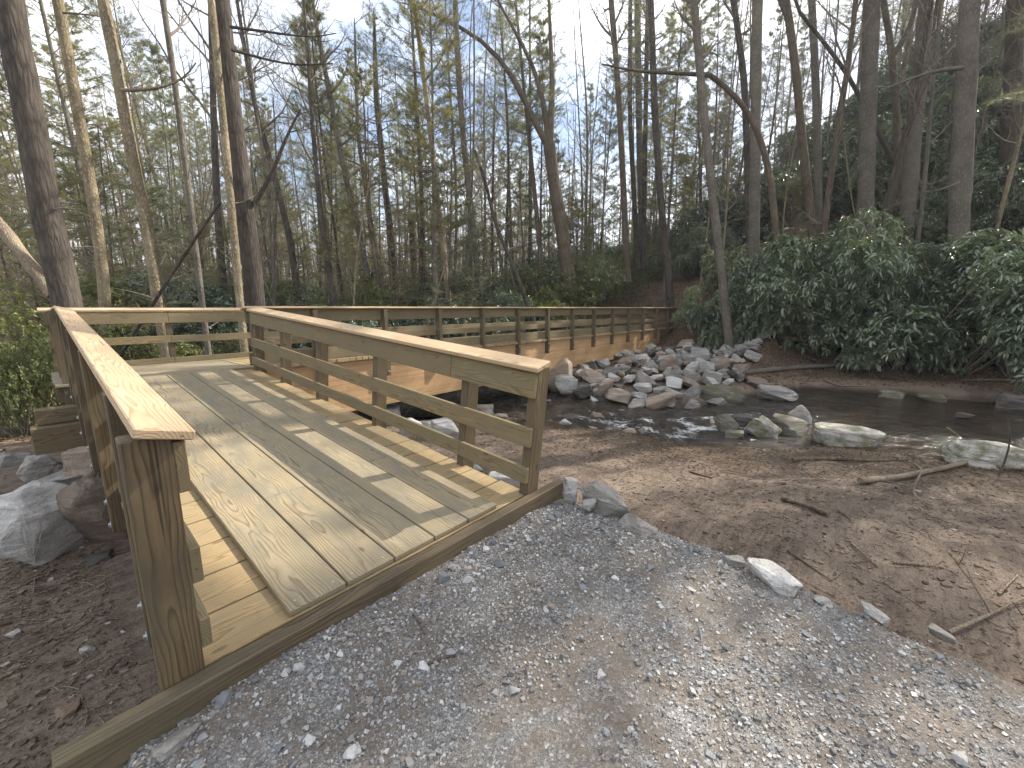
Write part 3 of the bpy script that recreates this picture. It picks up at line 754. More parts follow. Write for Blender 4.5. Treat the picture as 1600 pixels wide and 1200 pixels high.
# white rocks at the right foot of the ramp
W_ = 'white rocks beside the right side of the ramp'
for k, (bx, by, w, h, lab) in enumerate([(640, 680, 42, 26, 'white rock under the right ramp rail behind the second post'), (694, 690, 46, 36, 'blocky whitish rock left of the post nearest the ramp foot'), (668, 676, 26, 18, 'small white rock wedged between two bigger white rocks'),
                                        (790, 764, 56, 26, 'pale rock just outside the bottom rail at the ramp foot'), (600, 664, 50, 26, 'pale rock in the gap below the girder'), (742, 742, 26, 14, 'small pale chip by the ramp edge'), (572, 660, 34, 30, 'dark rock under the near girder')]):
    rock_px(lab, bx, by, w, h, 'dark' if k == 6 else 'pale', 20+k, .9, 1, group=W_)
# boulders in and beside the stream
S_ = 'boulders in the stream'
for (lab, bx, by, w, h, kind, v, dep, tl_, wat) in [
    ('long mossy boulder at the water\'s edge with a trickle past its right end', 1128, 632, 94, 30, 'moss', 30, .5, (0, 0), True),
    ('broad brown wedge slab sliding into the stream', 1038, 640, 52, 24, 'brown', 31, .8, (0, -.25), True),
    ('dark mossy boulder with a bright green side in the rapids', 1137, 674, 46, 26, 'moss', 32, .7, (0, .45), True),
    ('striped tilted slab standing in the rapids', 1192, 682, 66, 30, 'slab', 33, .5, (0, .62), True),
    ('grey rounded boulder beside the striped slab', 1240, 680, 66, 28, 'moss', 34, .8, (0, 0), True),
    ('smooth tan boulder behind the grey rounded one', 1256, 664, 46, 30, 'grey', 35, .8, (0, .2), True),
    ('flat grey boulder near the far bank above the rapids', 1222, 626, 70, 20, 'grey', 36, .7, (0, .1), True),
    ('big pale flat slab with yellow moss at the near shore', 1336, 700, 124, 30, 'slab', 39, .55, (0, 0), True),
    ('large pale boulder by the grey branch on the near bank', 1552, 732, 150, 42, 'slab', 38, .6, (0, 0), False),
    ('small dark rock between the rapids boulders', 1165, 664, 34, 14, 'dark', 39, .7, (0, 0), True),
    ('mossy rock by the dark far bank', 1462, 628, 50, 14, 'moss', 40, .6, (0, 0), True),
    ('low mossy rock against the dark far bank', 1398, 622, 44, 12, 'moss', 41, .6, (0, 0), True),
    ('dark rock standing alone in the pool', 1512, 655, 34, 9, 'dark', 42, .6, (0, 0), True),
    ('flat dark rock near the right border of the pool', 1590, 640, 60, 24, 'dark', 43, .6, (0, 0), True),
    ('black boulder in the stream seen through the right ramp rail', 742, 656, 62, 20, 'dark', 44, .6, (0, 0), True),
    ('pale stone at the shallow shoreline', 884, 664, 22, 9, 'pale', 45, .7, (0, 0), False),
    ('low tan stone lying at the near shoreline', 912, 656, 40, 8, 'brown', 46, .7, (0, 0), False),
    ('flat stone under the near shore twigs', 968, 664, 44, 10, 'grey', 47, .6, (0, .1), False),
    ('small brown stone at the foot of the rapids', 1118, 664, 16, 9, 'brown', 48, .8, (0, 0), True),
    ('yellow flat stone below the striped slab', 1148, 684, 40, 10, 'moss', 49, .7, (0, 0), True),
    ('brown boulder on the far bank beside the rock pile', 1192, 612, 60, 22, 'brown', 50, .6, (0, 0), False)]:
    rock_px(lab, bx, by, w, h, kind, v, dep, 3, wat, tl_, S_, .25)
rgs_ = np.random.default_rng(91); sst_ = []
for k in range(70):
    Y = rgs_.uniform(1.6, 8.2); u_ = rgs_.beta(.8, 1.3) if k % 3 else rgs_.uniform(-.06, .06); X = float(xn(Y)+(xf(Y)-xn(Y))*u_); s_ = float(np.clip(rgs_.lognormal(-1.9, .4), .07, .34))
    kd_ = str(rgs_.choice(['dark', 'moss', 'brown', 'grey'], p=[.4, .25, .2, .15]))
    sst_.append(rock('stream_stone', kd_, 'stone', (X, Y, min(float(zwat(Y)), max(gz(X, Y), float(zwat(Y))-.08))), (s_*1.7, s_*1.2, s_*.75), kd_, 70+k % 6, 2, rgs_.uniform(0, 6.28), (rgs_.normal(0, .2), rgs_.normal(0, .2)), 'small stones in the stream bed', .42))
relabel(sst_, lambda o: o['label'], lambda k, n: f"{n} {dict(dark='dark wet', moss='olive', brown='brown', grey='grey')[k]} small stone from the left in the shallow rapids")
# the rip-rap under the far end of the bridge
RG = 'rock pile under the far end of the bridge'
named = [('long tan slab leaning at the left end of the rock pile', 878, 606, 50, 34, 'brown', 0, (0, -.6)), ('big grey boulder at the left foot of the rock pile', 886, 618, 34, 28, 'grey', 1, (0, 0)),
         ('tan blocky boulder at the top of the pile by the girder', 1046, 578, 32, 20, 'brown', 2, (0, -.3)), ('largest pale boulder near the concrete block', 1098, 566, 32, 20, 'pale', 3, (0, .1)),
         ('blue grey square block at the right foot of the pile', 1116, 600, 30, 18, 'grey', 4, (0, .25)), ('bluish boulder in the middle right of the pile', 1084, 596, 34, 18, 'grey', 5, (0, 0)),
         ('white boulder above the long mossy boulder', 1055, 606, 26, 14, 'pale', 6, (0, .1)), ('pale rock right of the largest boulder', 1106, 584, 26, 18, 'pale', 7, (0, 0)),
         ('brown rounded rock at the right shoulder of the pile', 1126, 580, 30, 20, 'brown', 8, (0, 0)), ('dark wedge rock by the water under the girder', 912, 620, 30, 14, 'dark', 9, (0, -.4)),
         ('stack of thin rusty slabs at the waterline', 968, 626, 40, 16, 'brown', 10, (0, .15)), ('upright brown rock in the middle foot of the pile', 948, 618, 24, 24, 'brown', 11, (0, 0))]
taken = []; pile = []
for lab, bx, by, w, h, kind, v, tl_ in named:
    P, D = gp(bx, by, .12)
    o = rock_px(lab, bx, by, w*1.08, h*1.08, kind, 60+v, .85, 1, False, tl_, RG, .15, 'riprap_rock', 'rock', 0, D); taken.append((o.location.x, o.location.y, o.scale[0]*.5))
rgk = np.random.default_rng(5); cnt = 0
lab_kind = {'grey': 'grey angular riprap rock in the pile under the far end of the bridge', 'pale': 'whitish angular riprap rock in the pile under the far end of the bridge',
            'brown': 'brown angular riprap rock in the pile under the far end of the bridge', 'dark': 'dark angular riprap rock in the pile under the far end of the bridge'}
for layer in range(2):
    for _ in range(1500):
        Y = rgk.uniform(3.4, 11.2); df = rgk.uniform(-.1, 9.5); X = float(xf(Y))+df
        if X > 21.2 and Y > 7.5 or X > 23 or (8.2 < Y < 11 and df > 3.6) or (X > 19 and Y > 7.0): continue
        s = rgk.uniform(.17, .43)*(1.0 if layer == 0 else .85)
        if any((X-a)**2+(Y-b)**2 < ((s+c)*.80)**2 for a, b, c in taken): continue
        taken.append((X, Y, s)); cnt += 1
        kind = rgk.choice(['grey', 'pale', 'brown', 'dark'], p=[.56, .24, .13, .07])  # stone colour drawn at random for each rock
        pile.append((df, rock('riprap_rock', lab_kind[kind], 'rock', (X, Y, gz(X, Y)+(.0 if layer == 0 else .16)+(.12 if df > 1.5 else 0)), (2.1*s, 1.7*s*rgk.uniform(.8, 1.2), 1.25*s*rgk.uniform(.6, 1.15)), str(kind), int(rgk.integers(70, 79)), 2,
             rgk.uniform(0, 6.28), (rgk.normal(0, .35), rgk.normal(0, .35)), RG, .2)))
        if cnt > 190: break
    if layer == 0: taken = taken[:len(named)]+[(a, b, c*.35) for a, b, c in taken[len(named):]]

pd = {o.name: ('bottom' if d < 2.2 else 'lower middle' if d < 4.2 else 'upper middle' if d < 6.5 else 'top', o['label'].split()[0]) for d, o in pile}
relabel([o for _, o in pile], lambda o: pd[o.name], lambda k, n: f'{n} {k[1]} rock from the left in the {k[0]} band of the bridge rock pile')

# ------------------------------------------------------------------ gravel stones
def gz_gravel(X, Y): return np.maximum(gravel_z(X, Y), ground(X, Y))
rg = np.random.default_rng(3)
N = 34000
X = rg.uniform(-.1, 3.12, N*2); Y = 1.92-rg.beta(1., 1.25, N*2)*3.0
dens = fbm(X, Y, .7, 61, 3)+.25*sst(X, 2.3, 2.9)+.22*sst(Y, 1.3, 1.9)
keep = np.where(rg.uniform(-.45, .35, N*2) < dens)[0][:N]; X, Y = X[keep], Y[keep]; N = len(X)
S = np.clip(rg.lognormal(-5.62, .47, N), .002, .013); Z = gz_gravel(X, Y)
cube = np.array([[a, b, c] for a in (-1, 1) for b in (-1, 1) for c in (-1, 1)], float)
tris = np.array([[0, 1, 3], [0, 3, 2], [4, 6, 7], [4, 7, 5], [0, 4, 5], [0, 5, 1], [2, 3, 7], [2, 7, 6], [0, 2, 6], [0, 6, 4], [1, 5, 7], [1, 7, 3]])
loc = cube[None]*rg.uniform(.45, 1.1, (N, 8, 3))*np.stack([S*rg.uniform(.9, 1.5, N), S, S*rg.uniform(.5, .9, N)], 1)[:, None, :]
a = rg.uniform(0, 6.28, N); b = rg.normal(0, .45, N); ca, sa, cb, sb = np.cos(a), np.sin(a), np.cos(b), np.sin(b)
Rm = np.zeros((N, 3, 3)); Rm[:, 0, 0] = ca; Rm[:, 0, 1] = -sa*cb; Rm[:, 0, 2] = sa*sb; Rm[:, 1, 0] = sa; Rm[:, 1, 1] = ca*cb; Rm[:, 1, 2] = -ca*sb; Rm[:, 2, 1] = sb; Rm[:, 2, 2] = cb
vv = np.einsum('nij,nkj->nki', Rm, loc)+np.stack([X, Y, Z+S*.25], 1)[:, None, :]
sb_ = MB(); sb_.add(vv.reshape(-1, 3), (tris[None]+np.arange(N)[:, None, None]*8).reshape(-1, 3))
sme = sb_.mesh('gravel_stones', M['pebble'], False); field(sme, 'tint', np.repeat(rg.uniform(0, 1, N), 8))
tag(link('gravel', sme, gravel), kind='stuff')
st_m = [hull_mesh('stone', 300+k, 10+k % 4, 0, .8, .3, M['piece'], bev=.05) for k in range(10)]
for k in range(290):
    x = rg.uniform(-.02, 2.95); y = 1.88-rg.beta(1, 1.4)*2.4
    if k < 70: x = 2.75+rg.normal(0, .16)-.1*(1.9-y)*.3
    elif k < 120: y = 1.86-abs(rg.normal(0, .12))
    s = float(np.clip(rg.lognormal(-3.55, .38), .016, .07))
    o = link('stone', st_m[k % 10], gravel); o.location = (x, y, float(gz_gravel(np.array([x]), np.array([y]))[0])+s*.14)
    o.rotation_euler = (rg.normal(0, .3), rg.normal(0, .3), rg.uniform(0, 6.28)); o.scale = (s*rg.uniform(1, 1.5), s, s*rg.uniform(.5, .85))

# ------------------------------------------------------------------ plants
def leaves(mb, P, D, L, Wd, rg, mi=0, fold=.18):
    """leaf blades from base points P along unit directions D"""
    n = len(P); L = np.broadcast_to(L, n)[:, None]; Wd = np.broadcast_to(Wd, n)[:, None]
    up = np.array([0, 0, 1.])+rg.normal(0, .35, (n, 3)); side = np.cross(D, up); side /= np.linalg.norm(side, axis=1)[:, None]+1e-9
    nrm = np.cross(side, D)
    mid = P+D*L*.55+nrm*L*.02; tip = P+D*L-nrm*L*.10
    Lf = mid+side*Wd*.5+nrm*Wd*fold; Rt = mid-side*Wd*.5+nrm*Wd*fold
    V = np.stack([P, Rt, tip, Lf], 1).reshape(-1, 3); i = np.arange(n)[:, None]*4
    mb.add(V, np.concatenate([i+np.array([[0, 1, 2]]), i+np.array([[0, 2, 3]])]), mi)
def unit(v): return v/(np.linalg.norm(v, axis=-1, keepdims=True)+1e-9)

def shrub(name, seed, Rx, H, nw, per, L, Wd, leafmat, stemmat, droop=.25, hang=0., zlo=.22, nl=9, lobe=(.34, .58)):
    rg = np.random.default_rng(seed); cr_ = MB(); st = MB()
    cen = np.stack([rg.normal(0, .5, nl)*Rx, rg.normal(0, .5, nl)*Rx, rg.uniform(zlo, .85, nl)*H], 1); cr = rg.uniform(lobe[0], lobe[1], nl)*Rx
    k = rg.integers(0, nl, nw); d = unit(rg.normal(size=(nw, 3))+np.array([0, 0, .35])); d[:, 2] *= .75
    P = cen[k]+d*cr[k][:, None]*(rg.uniform(.3, 1, (nw, 1))**.45)+rg.normal(0, .06, (nw, 3))
    P[:, 2] = np.maximum(P[:, 2], .12+hang)
    A = unit(d*.8+np.array([0, 0, .7])+rg.normal(0, .3, (nw, 3)))
    P2 = np.repeat(P, per, 0); A2 = np.repeat(A, per, 0)
    rad = rg.normal(size=(nw*per, 3)); rad -= A2*np.sum(rad*A2, 1)[:, None]; rad = unit(rad)
    D = unit(rad+A2*rg.uniform(-.15, .5, (nw*per, 1))-np.array([0, 0, 1.])*rg.uniform(0, droop*2, (nw*per, 1)))
    leaves(cr_, P2+A2*rg.uniform(-.05, .02, (nw*per, 1)), D, L*rg.uniform(.65, 1.1, nw*per), Wd*rg.uniform(.8, 1.15, nw*per), rg)
    roots = [np.array([rg.normal(0, .12), rg.normal(0, .12), -.15]) for _ in range(5)]
    for q in rg.choice(nw, min(nw, 26), replace=False):
        a = roots[rg.integers(0, 5)]; b = P[q]; mid = (a+b)/2+rg.normal(0, .12*Rx, 3); mid[2] = max(mid[2], .1); 
        tt = np.linspace(0, 1, 6)[:, None]; pts = a*(1-tt)**2+2*mid*tt*(1-tt)+b*tt**2
        tube(st, pts, np.linspace(.022, .005, 6)*max(1, Rx*.7), 4)
    return cr_.mesh(name+'_foliage', leafmat), st.mesh(name+'_stems', stemmat)
def put(meshes, name, label, cat, loc, rz, sc, group=None, partnames=('foliage', 'stem'), tilt=(0, 0)):
    r = thing(name, label, cat, loc, group); r.rotation_euler = (tilt[0], tilt[1], rz); r.scale = sc if isinstance(sc, tuple) else (sc, sc, sc)
    for me, pn in zip(meshes, partnames):
        if me is not None: link(pn, me, r)
    return r

def limb(mb, p, d, L, r, lev, maxlev, rg, up=.12, dens=1., tips=None):
    n = (8, 6, 5, 3)[min(lev, 3)]; d = d/np.linalg.norm(d); pts = [p]; dirs = [d]; wob = (.10, .15, .2, .22)[min(lev, 3)]
    for _ in range(n-1):
        d = d+rg.normal(0, wob, 3)+np.array([0, 0, up]); d = d/np.linalg.norm(d); pts.append(pts[-1]+d*L/(n-1)); dirs.append(d)
    pts = np.array(pts); rr = np.linspace(r, max(r*.22, .003), n); tube(mb, pts, rr, (7, 5, 4, 3)[min(lev, 3)])
    if tips is not None: tips.append((pts[-1], d))
    if lev >= maxlev: return
    nc = int((8, 6, 5)[min(lev, 2)]*dens*rg.uniform(.8, 1.2))
    for q in range(nc):
        f = rg.uniform(.22, 1.)*(n-1); i = min(int(f), n-2); P = pts[i]+(pts[i+1]-pts[i])*(f-i)
        dd = dirs[i]; s_ = rg.normal(size=3); s_ -= dd*np.dot(s_, dd); s_ /= np.linalg.norm(s_)
        a = rg.uniform(.5, 1.05); nd = dd*math.cos(a)+s_*math.sin(a)
        limb(mb, P, nd, L*rg.uniform(.32, .62)*(1-.35*f/(n-1)), max(rr[i]*.55, .005), lev+1, maxlev, rg, up, dens, tips)

def trunk_tube(mb, pts, rads, k=10, rough=.03, rg=None, flare=.35):
    rads = np.array(rads, float); z = np.array(pts)[:, 2]-pts[0][2]; rads = rads*(1+flare*np.exp(-z/.35)); tube(mb, pts, rads, k, 0, True, rough, rg)
def needles(mb, P, A, rg, per=6, L=.22, Wd=.03, spread=.9):
    n = len(P); P2 = np.repeat(P, per, 0); D = unit(np.repeat(A, per, 0)+rg.normal(0, spread, (n*per, 3)))
    side = unit(np.cross(D, rg.normal(size=(n*per, 3)))); l_ = L*rg.uniform(.6, 1.2, (n*per, 1)); w_ = Wd*.5
    V = np.stack([P2-side*w_*.6, P2+side*w_*.6, P2+D*l_], 1).reshape(-1, 3); mb.add(V, np.arange(n*per*3).reshape(-1, 3), 0)
def conifer_crown(wb, nb, pts, r0, f0, Lmax, rg, per=6, whorl=.55, droop=.0, tuft=(.22, .03), inner=.25, dead=True, shape=.8, subn=7):
    pts = np.array(pts); seg = np.linalg.norm(np.diff(pts, axis=0), axis=1); cum = np.concatenate([[0], np.cumsum(seg)]); T_ = cum[-1]
    def P_at(s): return np.array([np.interp(s, cum, pts[:, k]) for k in range(3)])
    s = T_*f0; TP, TA = [], []
    while s < T_-.15:
        f = (s-T_*f0)/(T_*(1-f0)); Lb = Lmax*(1-f)**shape*rg.uniform(.7, 1.1)+.25
        if f < .18: Lb *= .6+2.2*f
        for q in range(rg.integers(3, 6)):
            a = rg.uniform(0, 6.28); el = .55*f+.15-droop+rg.normal(0, .12); d = np.array([math.cos(a)*math.cos(el), math.sin(a)*math.cos(el), math.sin(el)])
            p = P_at(s+rg.uniform(-.15, .15)); n = 5; bp = [p]; dd = d.copy(); lb = Lb*rg.uniform(.7, 1.15)
            for _ in range(n-1): dd = unit(dd+rg.normal(0, .1, 3)+np.array([0, 0, .06-droop*.25])); bp.append(bp[-1]+dd*lb/(n-1))
            bp = np.array(bp); tube(wb, bp, np.linspace(max(.012, r0*.18*(1-f)+.006), .004, n), 4)
            for w in range(subn):
                g_ = rg.uniform(inner, 1.); i = min(int(g_*(n-1)), n-2); q0 = bp[i]+(bp[i+1]-bp[i])*(g_*(n-1)-i)
                sd = unit(np.cross(dd, np.array([0, 0, 1.]))+1e-6)*rg.choice([-1, 1]); e = unit(dd*.8+sd*rg.uniform(.3, 1.1)+np.array([0, 0, rg.normal(.1-droop*.4, .15)]))
                l2 = lb*rg.uniform(.16, .36); k_ = 3; t_ = np.linspace(.25, 1, k_+1)[1:, None]; pp = q0+e*l2*t_
                tube(wb, np.array([q0, q0+e*l2]), np.array([.006, .003]), 3)
                TP.append(pp); TA.append(np.repeat(e[None], k_, 0))
        s += whorl*rg.uniform(.7, 1.3)
    TP = np.concatenate(TP); TA = np.concatenate(TA); needles(nb, TP, TA, rg, per, tuft[0], tuft[1])
    if dead:
        for _ in range(14):
            s = T_*rg.uniform(.12, f0+.05); a = rg.uniform(0, 6.28); d = np.array([math.cos(a), math.sin(a), rg.uniform(-.15, .25)])
            limb(wb, P_at(s), d, rg.uniform(.4, 1.6), .014, 2, 3, rg, .02, .5)

def join(a, b):
    for (k, mi), fl in b.f.items(): a.f.setdefault((k, 1), []).extend([f+a.n for f in fl])
    a.v += b.v; a.n += b.n; return a
def straight(H, rg, bend=.35, n=14):
    z = np.linspace(0, 1, n); ph = rg.uniform(0, 6.28, 4); b1, b2 = rg.uniform(.3, 1)*bend, rg.uniform(.2, .7)*bend
    x = b1*np.sin(z*3.1+ph[0])-b1*np.sin(ph[0])+b2*.4*np.sin(z*8+ph[1])-b2*.4*np.sin(ph[1]); y = b1*np.sin(z*2.7+ph[2])-b1*np.sin(ph[2])+b2*.4*np.sin(z*7+ph[3])-b2*.4*np.sin(ph[3])
    return np.stack([x, y, z*H], 1)
def bare_variant(seed, H, r, bark, f0=.42, Lm=4.2, nl=13, dens=1.):
    rg = np.random.default_rng(seed); pts = straight(H, rg, .5); pts[0, 2] = -.3; tb, cb = MB(), MB(); n = len(pts)
    trunk_tube(tb, pts, np.linspace(r, .02, n)**1.0, 8, .03, rg)
    for q in range(nl):
        f = f0+(1-f0)*(q+rg.uniform(0, 1))/nl*.97; i = min(int(f*(n-1)), n-2); P = pts[i]+(pts[i+1]-pts[i])*(f*(n-1)-i)
        a = q*2.4+rg.normal(0, .5); el = rg.uniform(.35, .95); L = Lm*(1.12-f*.75)*rg.uniform(.7, 1.15)
        limb(cb, P, np.array([math.cos(a)*math.cos(el), math.sin(a)*math.cos(el), math.sin(el)]), L, r*.42*(1.1-f), 1 if L < 2 else 0, 2, rg, .07, dens)
    for q in range(5):
        f = rg.uniform(.12, f0); i = min(int(f*(n-1)), n-2); P = pts[i]; a = rg.uniform(0, 6.28)
        limb(cb, P, np.array([math.cos(a), math.sin(a), .3]), rg.uniform(.6, 2.), .016, 1, 2, rg, .06, .7)
    return tb.mesh('trunk', M[bark]), cb.mesh('crown', M['twig'])
def pine_variant(seed, H, r, bark, f0, Lm, leaf='needle', **kw):
    rg = np.random.default_rng(seed); pts = straight(H, rg, .3); pts[0, 2] = -.3; tb, wb, nb = MB(), MB(), MB()
    trunk_tube(tb, pts, np.linspace(r, .015, len(pts)), 8, .03, rg)
    conifer_crown(wb, nb, pts, r, f0, Lm, rg, **kw)
    return tb.mesh('trunk', M[bark]), join(wb, nb).mesh('crown', [M['twig'], M[leaf]])
TN = ('trunk', 'crown')
bare = [bare_variant(500+k, H, r, b, f0, Lm, nl, 1.12) for k, (H, r, b, f0, Lm, nl) in enumerate([
    (20, .10, 'bark_grey', .26, 3.6, 22), (23, .14, 'bark_brown', .32, 4.2, 22), (17, .075, 'bark_tan', .22, 2.8, 21), (21, .09, 'bark_grey', .3, 3.2, 20),
    (15, .06, 'bark_grey', .2, 2.6, 20), (24, .16, 'bark_dark', .34, 4.8, 22), (12, .05, 'bark_brown', .18, 2.2, 18), (19, .085, 'bark_tan', .25, 3.4, 21)])]
pine = [pine_variant(600+k, H, r, b, f0, Lm, leaf, per=12, whorl=wh, tuft=(tf[0], tf[1]*.72), subn=9) for k, (H, r, b, f0, Lm, leaf, wh, tf) in enumerate([
    (24, .14, 'bark_dark', .34, 3.0, 'needle', .56, (.24, .032)), (27, .17, 'bark_brown', .4, 3.4, 'needle', .6, (.25, .032)), (20, .11, 'bark_dark', .26, 2.6, 'needle_warm', .5, (.22, .03)),
    (16, .085, 'bark_brown', .2, 2.2, 'needle', .46, (.2, .03)), (22, .12, 'bark_grey', .3, 2.8, 'needle_warm', .52, (.23, .032))])]
sapl = [pine_variant(640+k, H, r, 'bark_brown', .05, Lm, leaf, per=6, whorl=.34, tuft=(.12, .024), droop=.15, dead=False, subn=8) for k, (H, r, Lm, leaf) in enumerate([
    (5.5, .05, 1.7, 'needle'), (4.2, .04, 1.4, 'needle_warm'), (7.5, .07, 2.0, 'needle_warm')])]
whips = [bare_variant(560+k, H, r, b, .12, Lm, nl, 1.2) for k, (H, r, b, Lm, nl) in enumerate([(6, .03, 'bark_grey', 1.6, 12), (8, .04, 'bark_tan', 2.0, 14), (4.5, .025, 'bark_grey', 1.5, 12), (9.5, .05, 'bark_brown', 2.2, 15)])]
rhodo = [shrub('rhododendron', 700+k, Rx, H, nw, 9, .14, .042, M['rhodo'], M['twig'], .17) for k, (Rx, H, nw) in enumerate([(1.5, 2.0, 950), (1.7, 2.5, 1100), (1.2, 1.7, 700), (1.4, 2.9, 1000)])]
bankr = [shrub('rhododendron', 720+k, 1.7, 2.1, 2400, 9, .145, .043, M['bankleaf'], M['twig'], .26, 0., .06, 24, (.17, .38)) for k in range(2)]
laurel = [shrub('laurel', 740+k, Rx, H, nw, 9, .075, .032, M[mt], M['twig'], .1) for k, (Rx, H, nw, mt) in enumerate([(1.3, 1.7, 1100, 'laurel'), (1.6, 1.3, 1200, 'laurel'), (1.2, 2.4, 1100, 'laurel')])]
brightb = shrub('bush', 760, .8, 1.2, 240, 9, .15, .06, M['bright'], M['twig'], .2)

# trees that the photograph lets you single out: trunk outline from the picture, set at their distance
def smooth(P, n):
    P = np.array(P, float); d = np.concatenate([[0], np.cumsum(np.linalg.norm(np.diff(P, axis=0), axis=1))]); t_ = np.linspace(0, d[-1], n)
    Q = np.stack([np.interp(t_, d, P[:, k]) for k in range(3)], 1)
    for _ in range(2): Q[1:-1] = (Q[:-2]+2*Q[1:-1]+Q[2:])/4
    return Q
def hero(label, pix, D, w0, w1, H, bark, crown='bare', group=None, f0=.5, Lm=3.6, limbs=(), seed=0, nl=11, name='tree', dead=5):
    """pix: trunk outline top..bottom in the photo; w0/w1: trunk width in px at the foot / at the top of the outline"""
    rg = np.random.default_rng(900+seed)
    P = [at(x, y, D) for x, y in pix][::-1]                      # foot first
    e = math.sqrt(1+((pix[-1][0]-800)/FPX)**2); r0 = w0*D/FPX/2/e; r1 = w1*D/FPX/2/e
    d = P[1]-P[0]; g_ = gz(P[0][0], P[0][1])
    if P[0][2] > g_-.1:
        k_ = (P[0][2]-g_+.3)/max(d[2], .05); k_ = min(k_, 3/np.linalg.norm(d)); P.insert(0, P[0]-d*k_)
    base = P[0].copy(); nb_ = len(P)
    d = unit(P[-1]-P[-2]); top = P[-1]; z_goal = g_+H; ext = []
    k = 0
    while top[2] < z_goal and k < 8:
        d = unit(d*.75+np.array([rg.normal(0, .06), rg.normal(0, .06), .45])); top = top+d*min(2.5, max(.6, z_goal-top[2])); ext.append(top); k += 1
    Q = smooth(P, 16); full = np.vstack([Q, np.array(ext)]) if ext else Q
    rr = np.concatenate([np.linspace(r0, r1, len(Q)), np.linspace(r1, .02, len(ext)+1)[1:]]) if ext else np.linspace(r0, r1, len(Q))
    full = full-base; tb, cb, nb = MB(), MB(), MB()
    trunk_tube(tb, full, rr, 14 if w0 > 20 else 9, .035, rg, .3)
    n = len(full)
    if crown == 'bare':
        cum = np.concatenate([[0], np.cumsum(np.linalg.norm(np.diff(full, axis=0), axis=1))])
        for q in range(nl):
            s_ = cum[-1]*(f0+(1-f0)*(q+rg.uniform(0, 1))/nl*.96); p = np.array([np.interp(s_, cum, full[:, k]) for k in range(3)]); rr_i = float(np.interp(s_, cum, rr)); f = s_/cum[-1]
            a = q*2.4+rg.normal(0, .5); el = rg.uniform(.3, .9); limb(cb, p, np.array([math.cos(a)*math.cos(el), math.sin(a)*math.cos(el), math.sin(el)]), Lm*(1.2-f*.7)*rg.uniform(.7, 1.15), max(.015, rr_i*.5), 0, 2, rg, .06, .9)
    elif crown in ('needle', 'needle_warm'):
        conifer_crown(cb, nb, full, r0, f0, Lm, rg, per=9, whorl=.5, tuft=(.17, .013), dead=False)
    cum = np.concatenate([[0], np.cumsum(np.linalg.norm(np.diff(full, axis=0), axis=1))])
    for q in range(dead):
        s_ = rg.uniform(1.5, cum[-1]*f0+.5); p = np.array([np.interp(s_, cum, full[:, k]) for k in range(3)]); a = rg.uniform(0, 6.28)
        limb(cb, p, np.array([math.cos(a), math.sin(a), rg.uniform(-.1, .3)]), rg.uniform(.4, 1.8), .013, 1 if crown == 'bare' else 2, 2, rg, .05, .6)
    lbs = []
    for lp, lw, lD in limbs:                                      # limbs drawn from the picture
        LP = smooth([at(x, y, lD+k*.05*D/20) for k, (x, y) in enumerate(lp)], 9)-base
        lb = MB(); lbs.append(lb); tube(lb, LP, np.linspace(lw*D/FPX/2, max(.006, lw*D/FPX/2*.3), 9), 7, 0, True)
        for q in range(7):
            i = rg.integers(2, 8); dd = unit(LP[i]-LP[i-1]); s_ = rg.normal(size=3); s_ -= dd*np.dot(s_, dd); s_ = unit(s_)
            limb(lb, LP[i], dd*.6+s_*.8+np.array([0, 0, .2]), rg.uniform(.5, 1.3)*D/14, .008*D/10+.002, 1, 2, rg, .06, .8)
    r = thing(name, label, 'tree', base, group)
    link('trunk', tb.mesh('trunk', M[bark]), r)
    if nb.v: link('crown', join(cb, nb).mesh('crown', [M['twig'], M[crown]]), r)
    elif cb.v: link('crown', cb.mesh('crown', M['twig']), r)
    for q in lbs: link('limb', q.mesh('limb', M[bark]), r)
    return r
hero('thick dark trunk leaning left behind the left ramp rail', [(12, 0), (42, 160), (78, 360), (108, 485)], 9.0, 52, 46, 24, 'bark_dark', 'needle', None, .62, 3.2, seed=1, dead=2)
hero('slim tan trunk just right of the thick leaning trunk', [(90, 0), (118, 150), (142, 290), (160, 410), (164, 470)], 13, 22, 17, 21, 'bark_tan', 'needle_warm', None, .55, 2.8, [([(98, 20), (130, 22), (160, 26)], 3, 12.8)], 2)
hero('mottled tan trunk with a curved bare limb to its right', [(161, 0), (182, 105), (205, 240), (228, 340), (250, 485)], 12, 22, 17, 22, 'bark_tan', 'needle_warm', None, .58, 2.8, [([(190, 141), (230, 141), (270, 133), (298, 115), (306, 98)], 5, 11.8)], 3)
hero('thin pale sapling trunk between the tan trunk and the big pair', [(254, 0), (268, 90), (290, 260), (308, 410), (318, 490)], 12.5, 11, 9, 17, 'bark_grey', 'bare', None, .6, 2.4, seed=4)
hero('slim brown trunk close against the left side of the big dark trunk', [(330, 0), (345, 150), (362, 330), (376, 485)], 11.6, 14, 11, 19, 'bark_tan', 'bare', None, .65, 2.6, seed=5)
hero('big straight dark trunk rising behind the landing corner', [(344, 0), (362, 170), (386, 350), (401, 485)], 12.2, 32, 27, 25, 'bark_dark', 'bare', None, .6, 4.0,
     [([(360, 42), (420, 50), (490, 60), (525, 52)], 4, 12), ([(362, 78), (430, 97), (470, 103), (520, 99)], 4, 12), ([(398, 318), (425, 275), (446, 215), (470, 170)], 8, 12.2)], 6, dead=2)
hero('dark slanting limb-like sapling crossing the thin pale sapling', [(345, 315), (300, 380), (252, 455)], 11.5, 8, 5, 5.2, 'bark_dark', 'none', seed=7)
hero('dark trunk leaning left in the left middle distance', [(404, 190), (420, 240), (455, 380), (462, 440)], 20, 12, 8, 17, 'bark_dark', 'bare', None, .55, 2.6, seed=8)
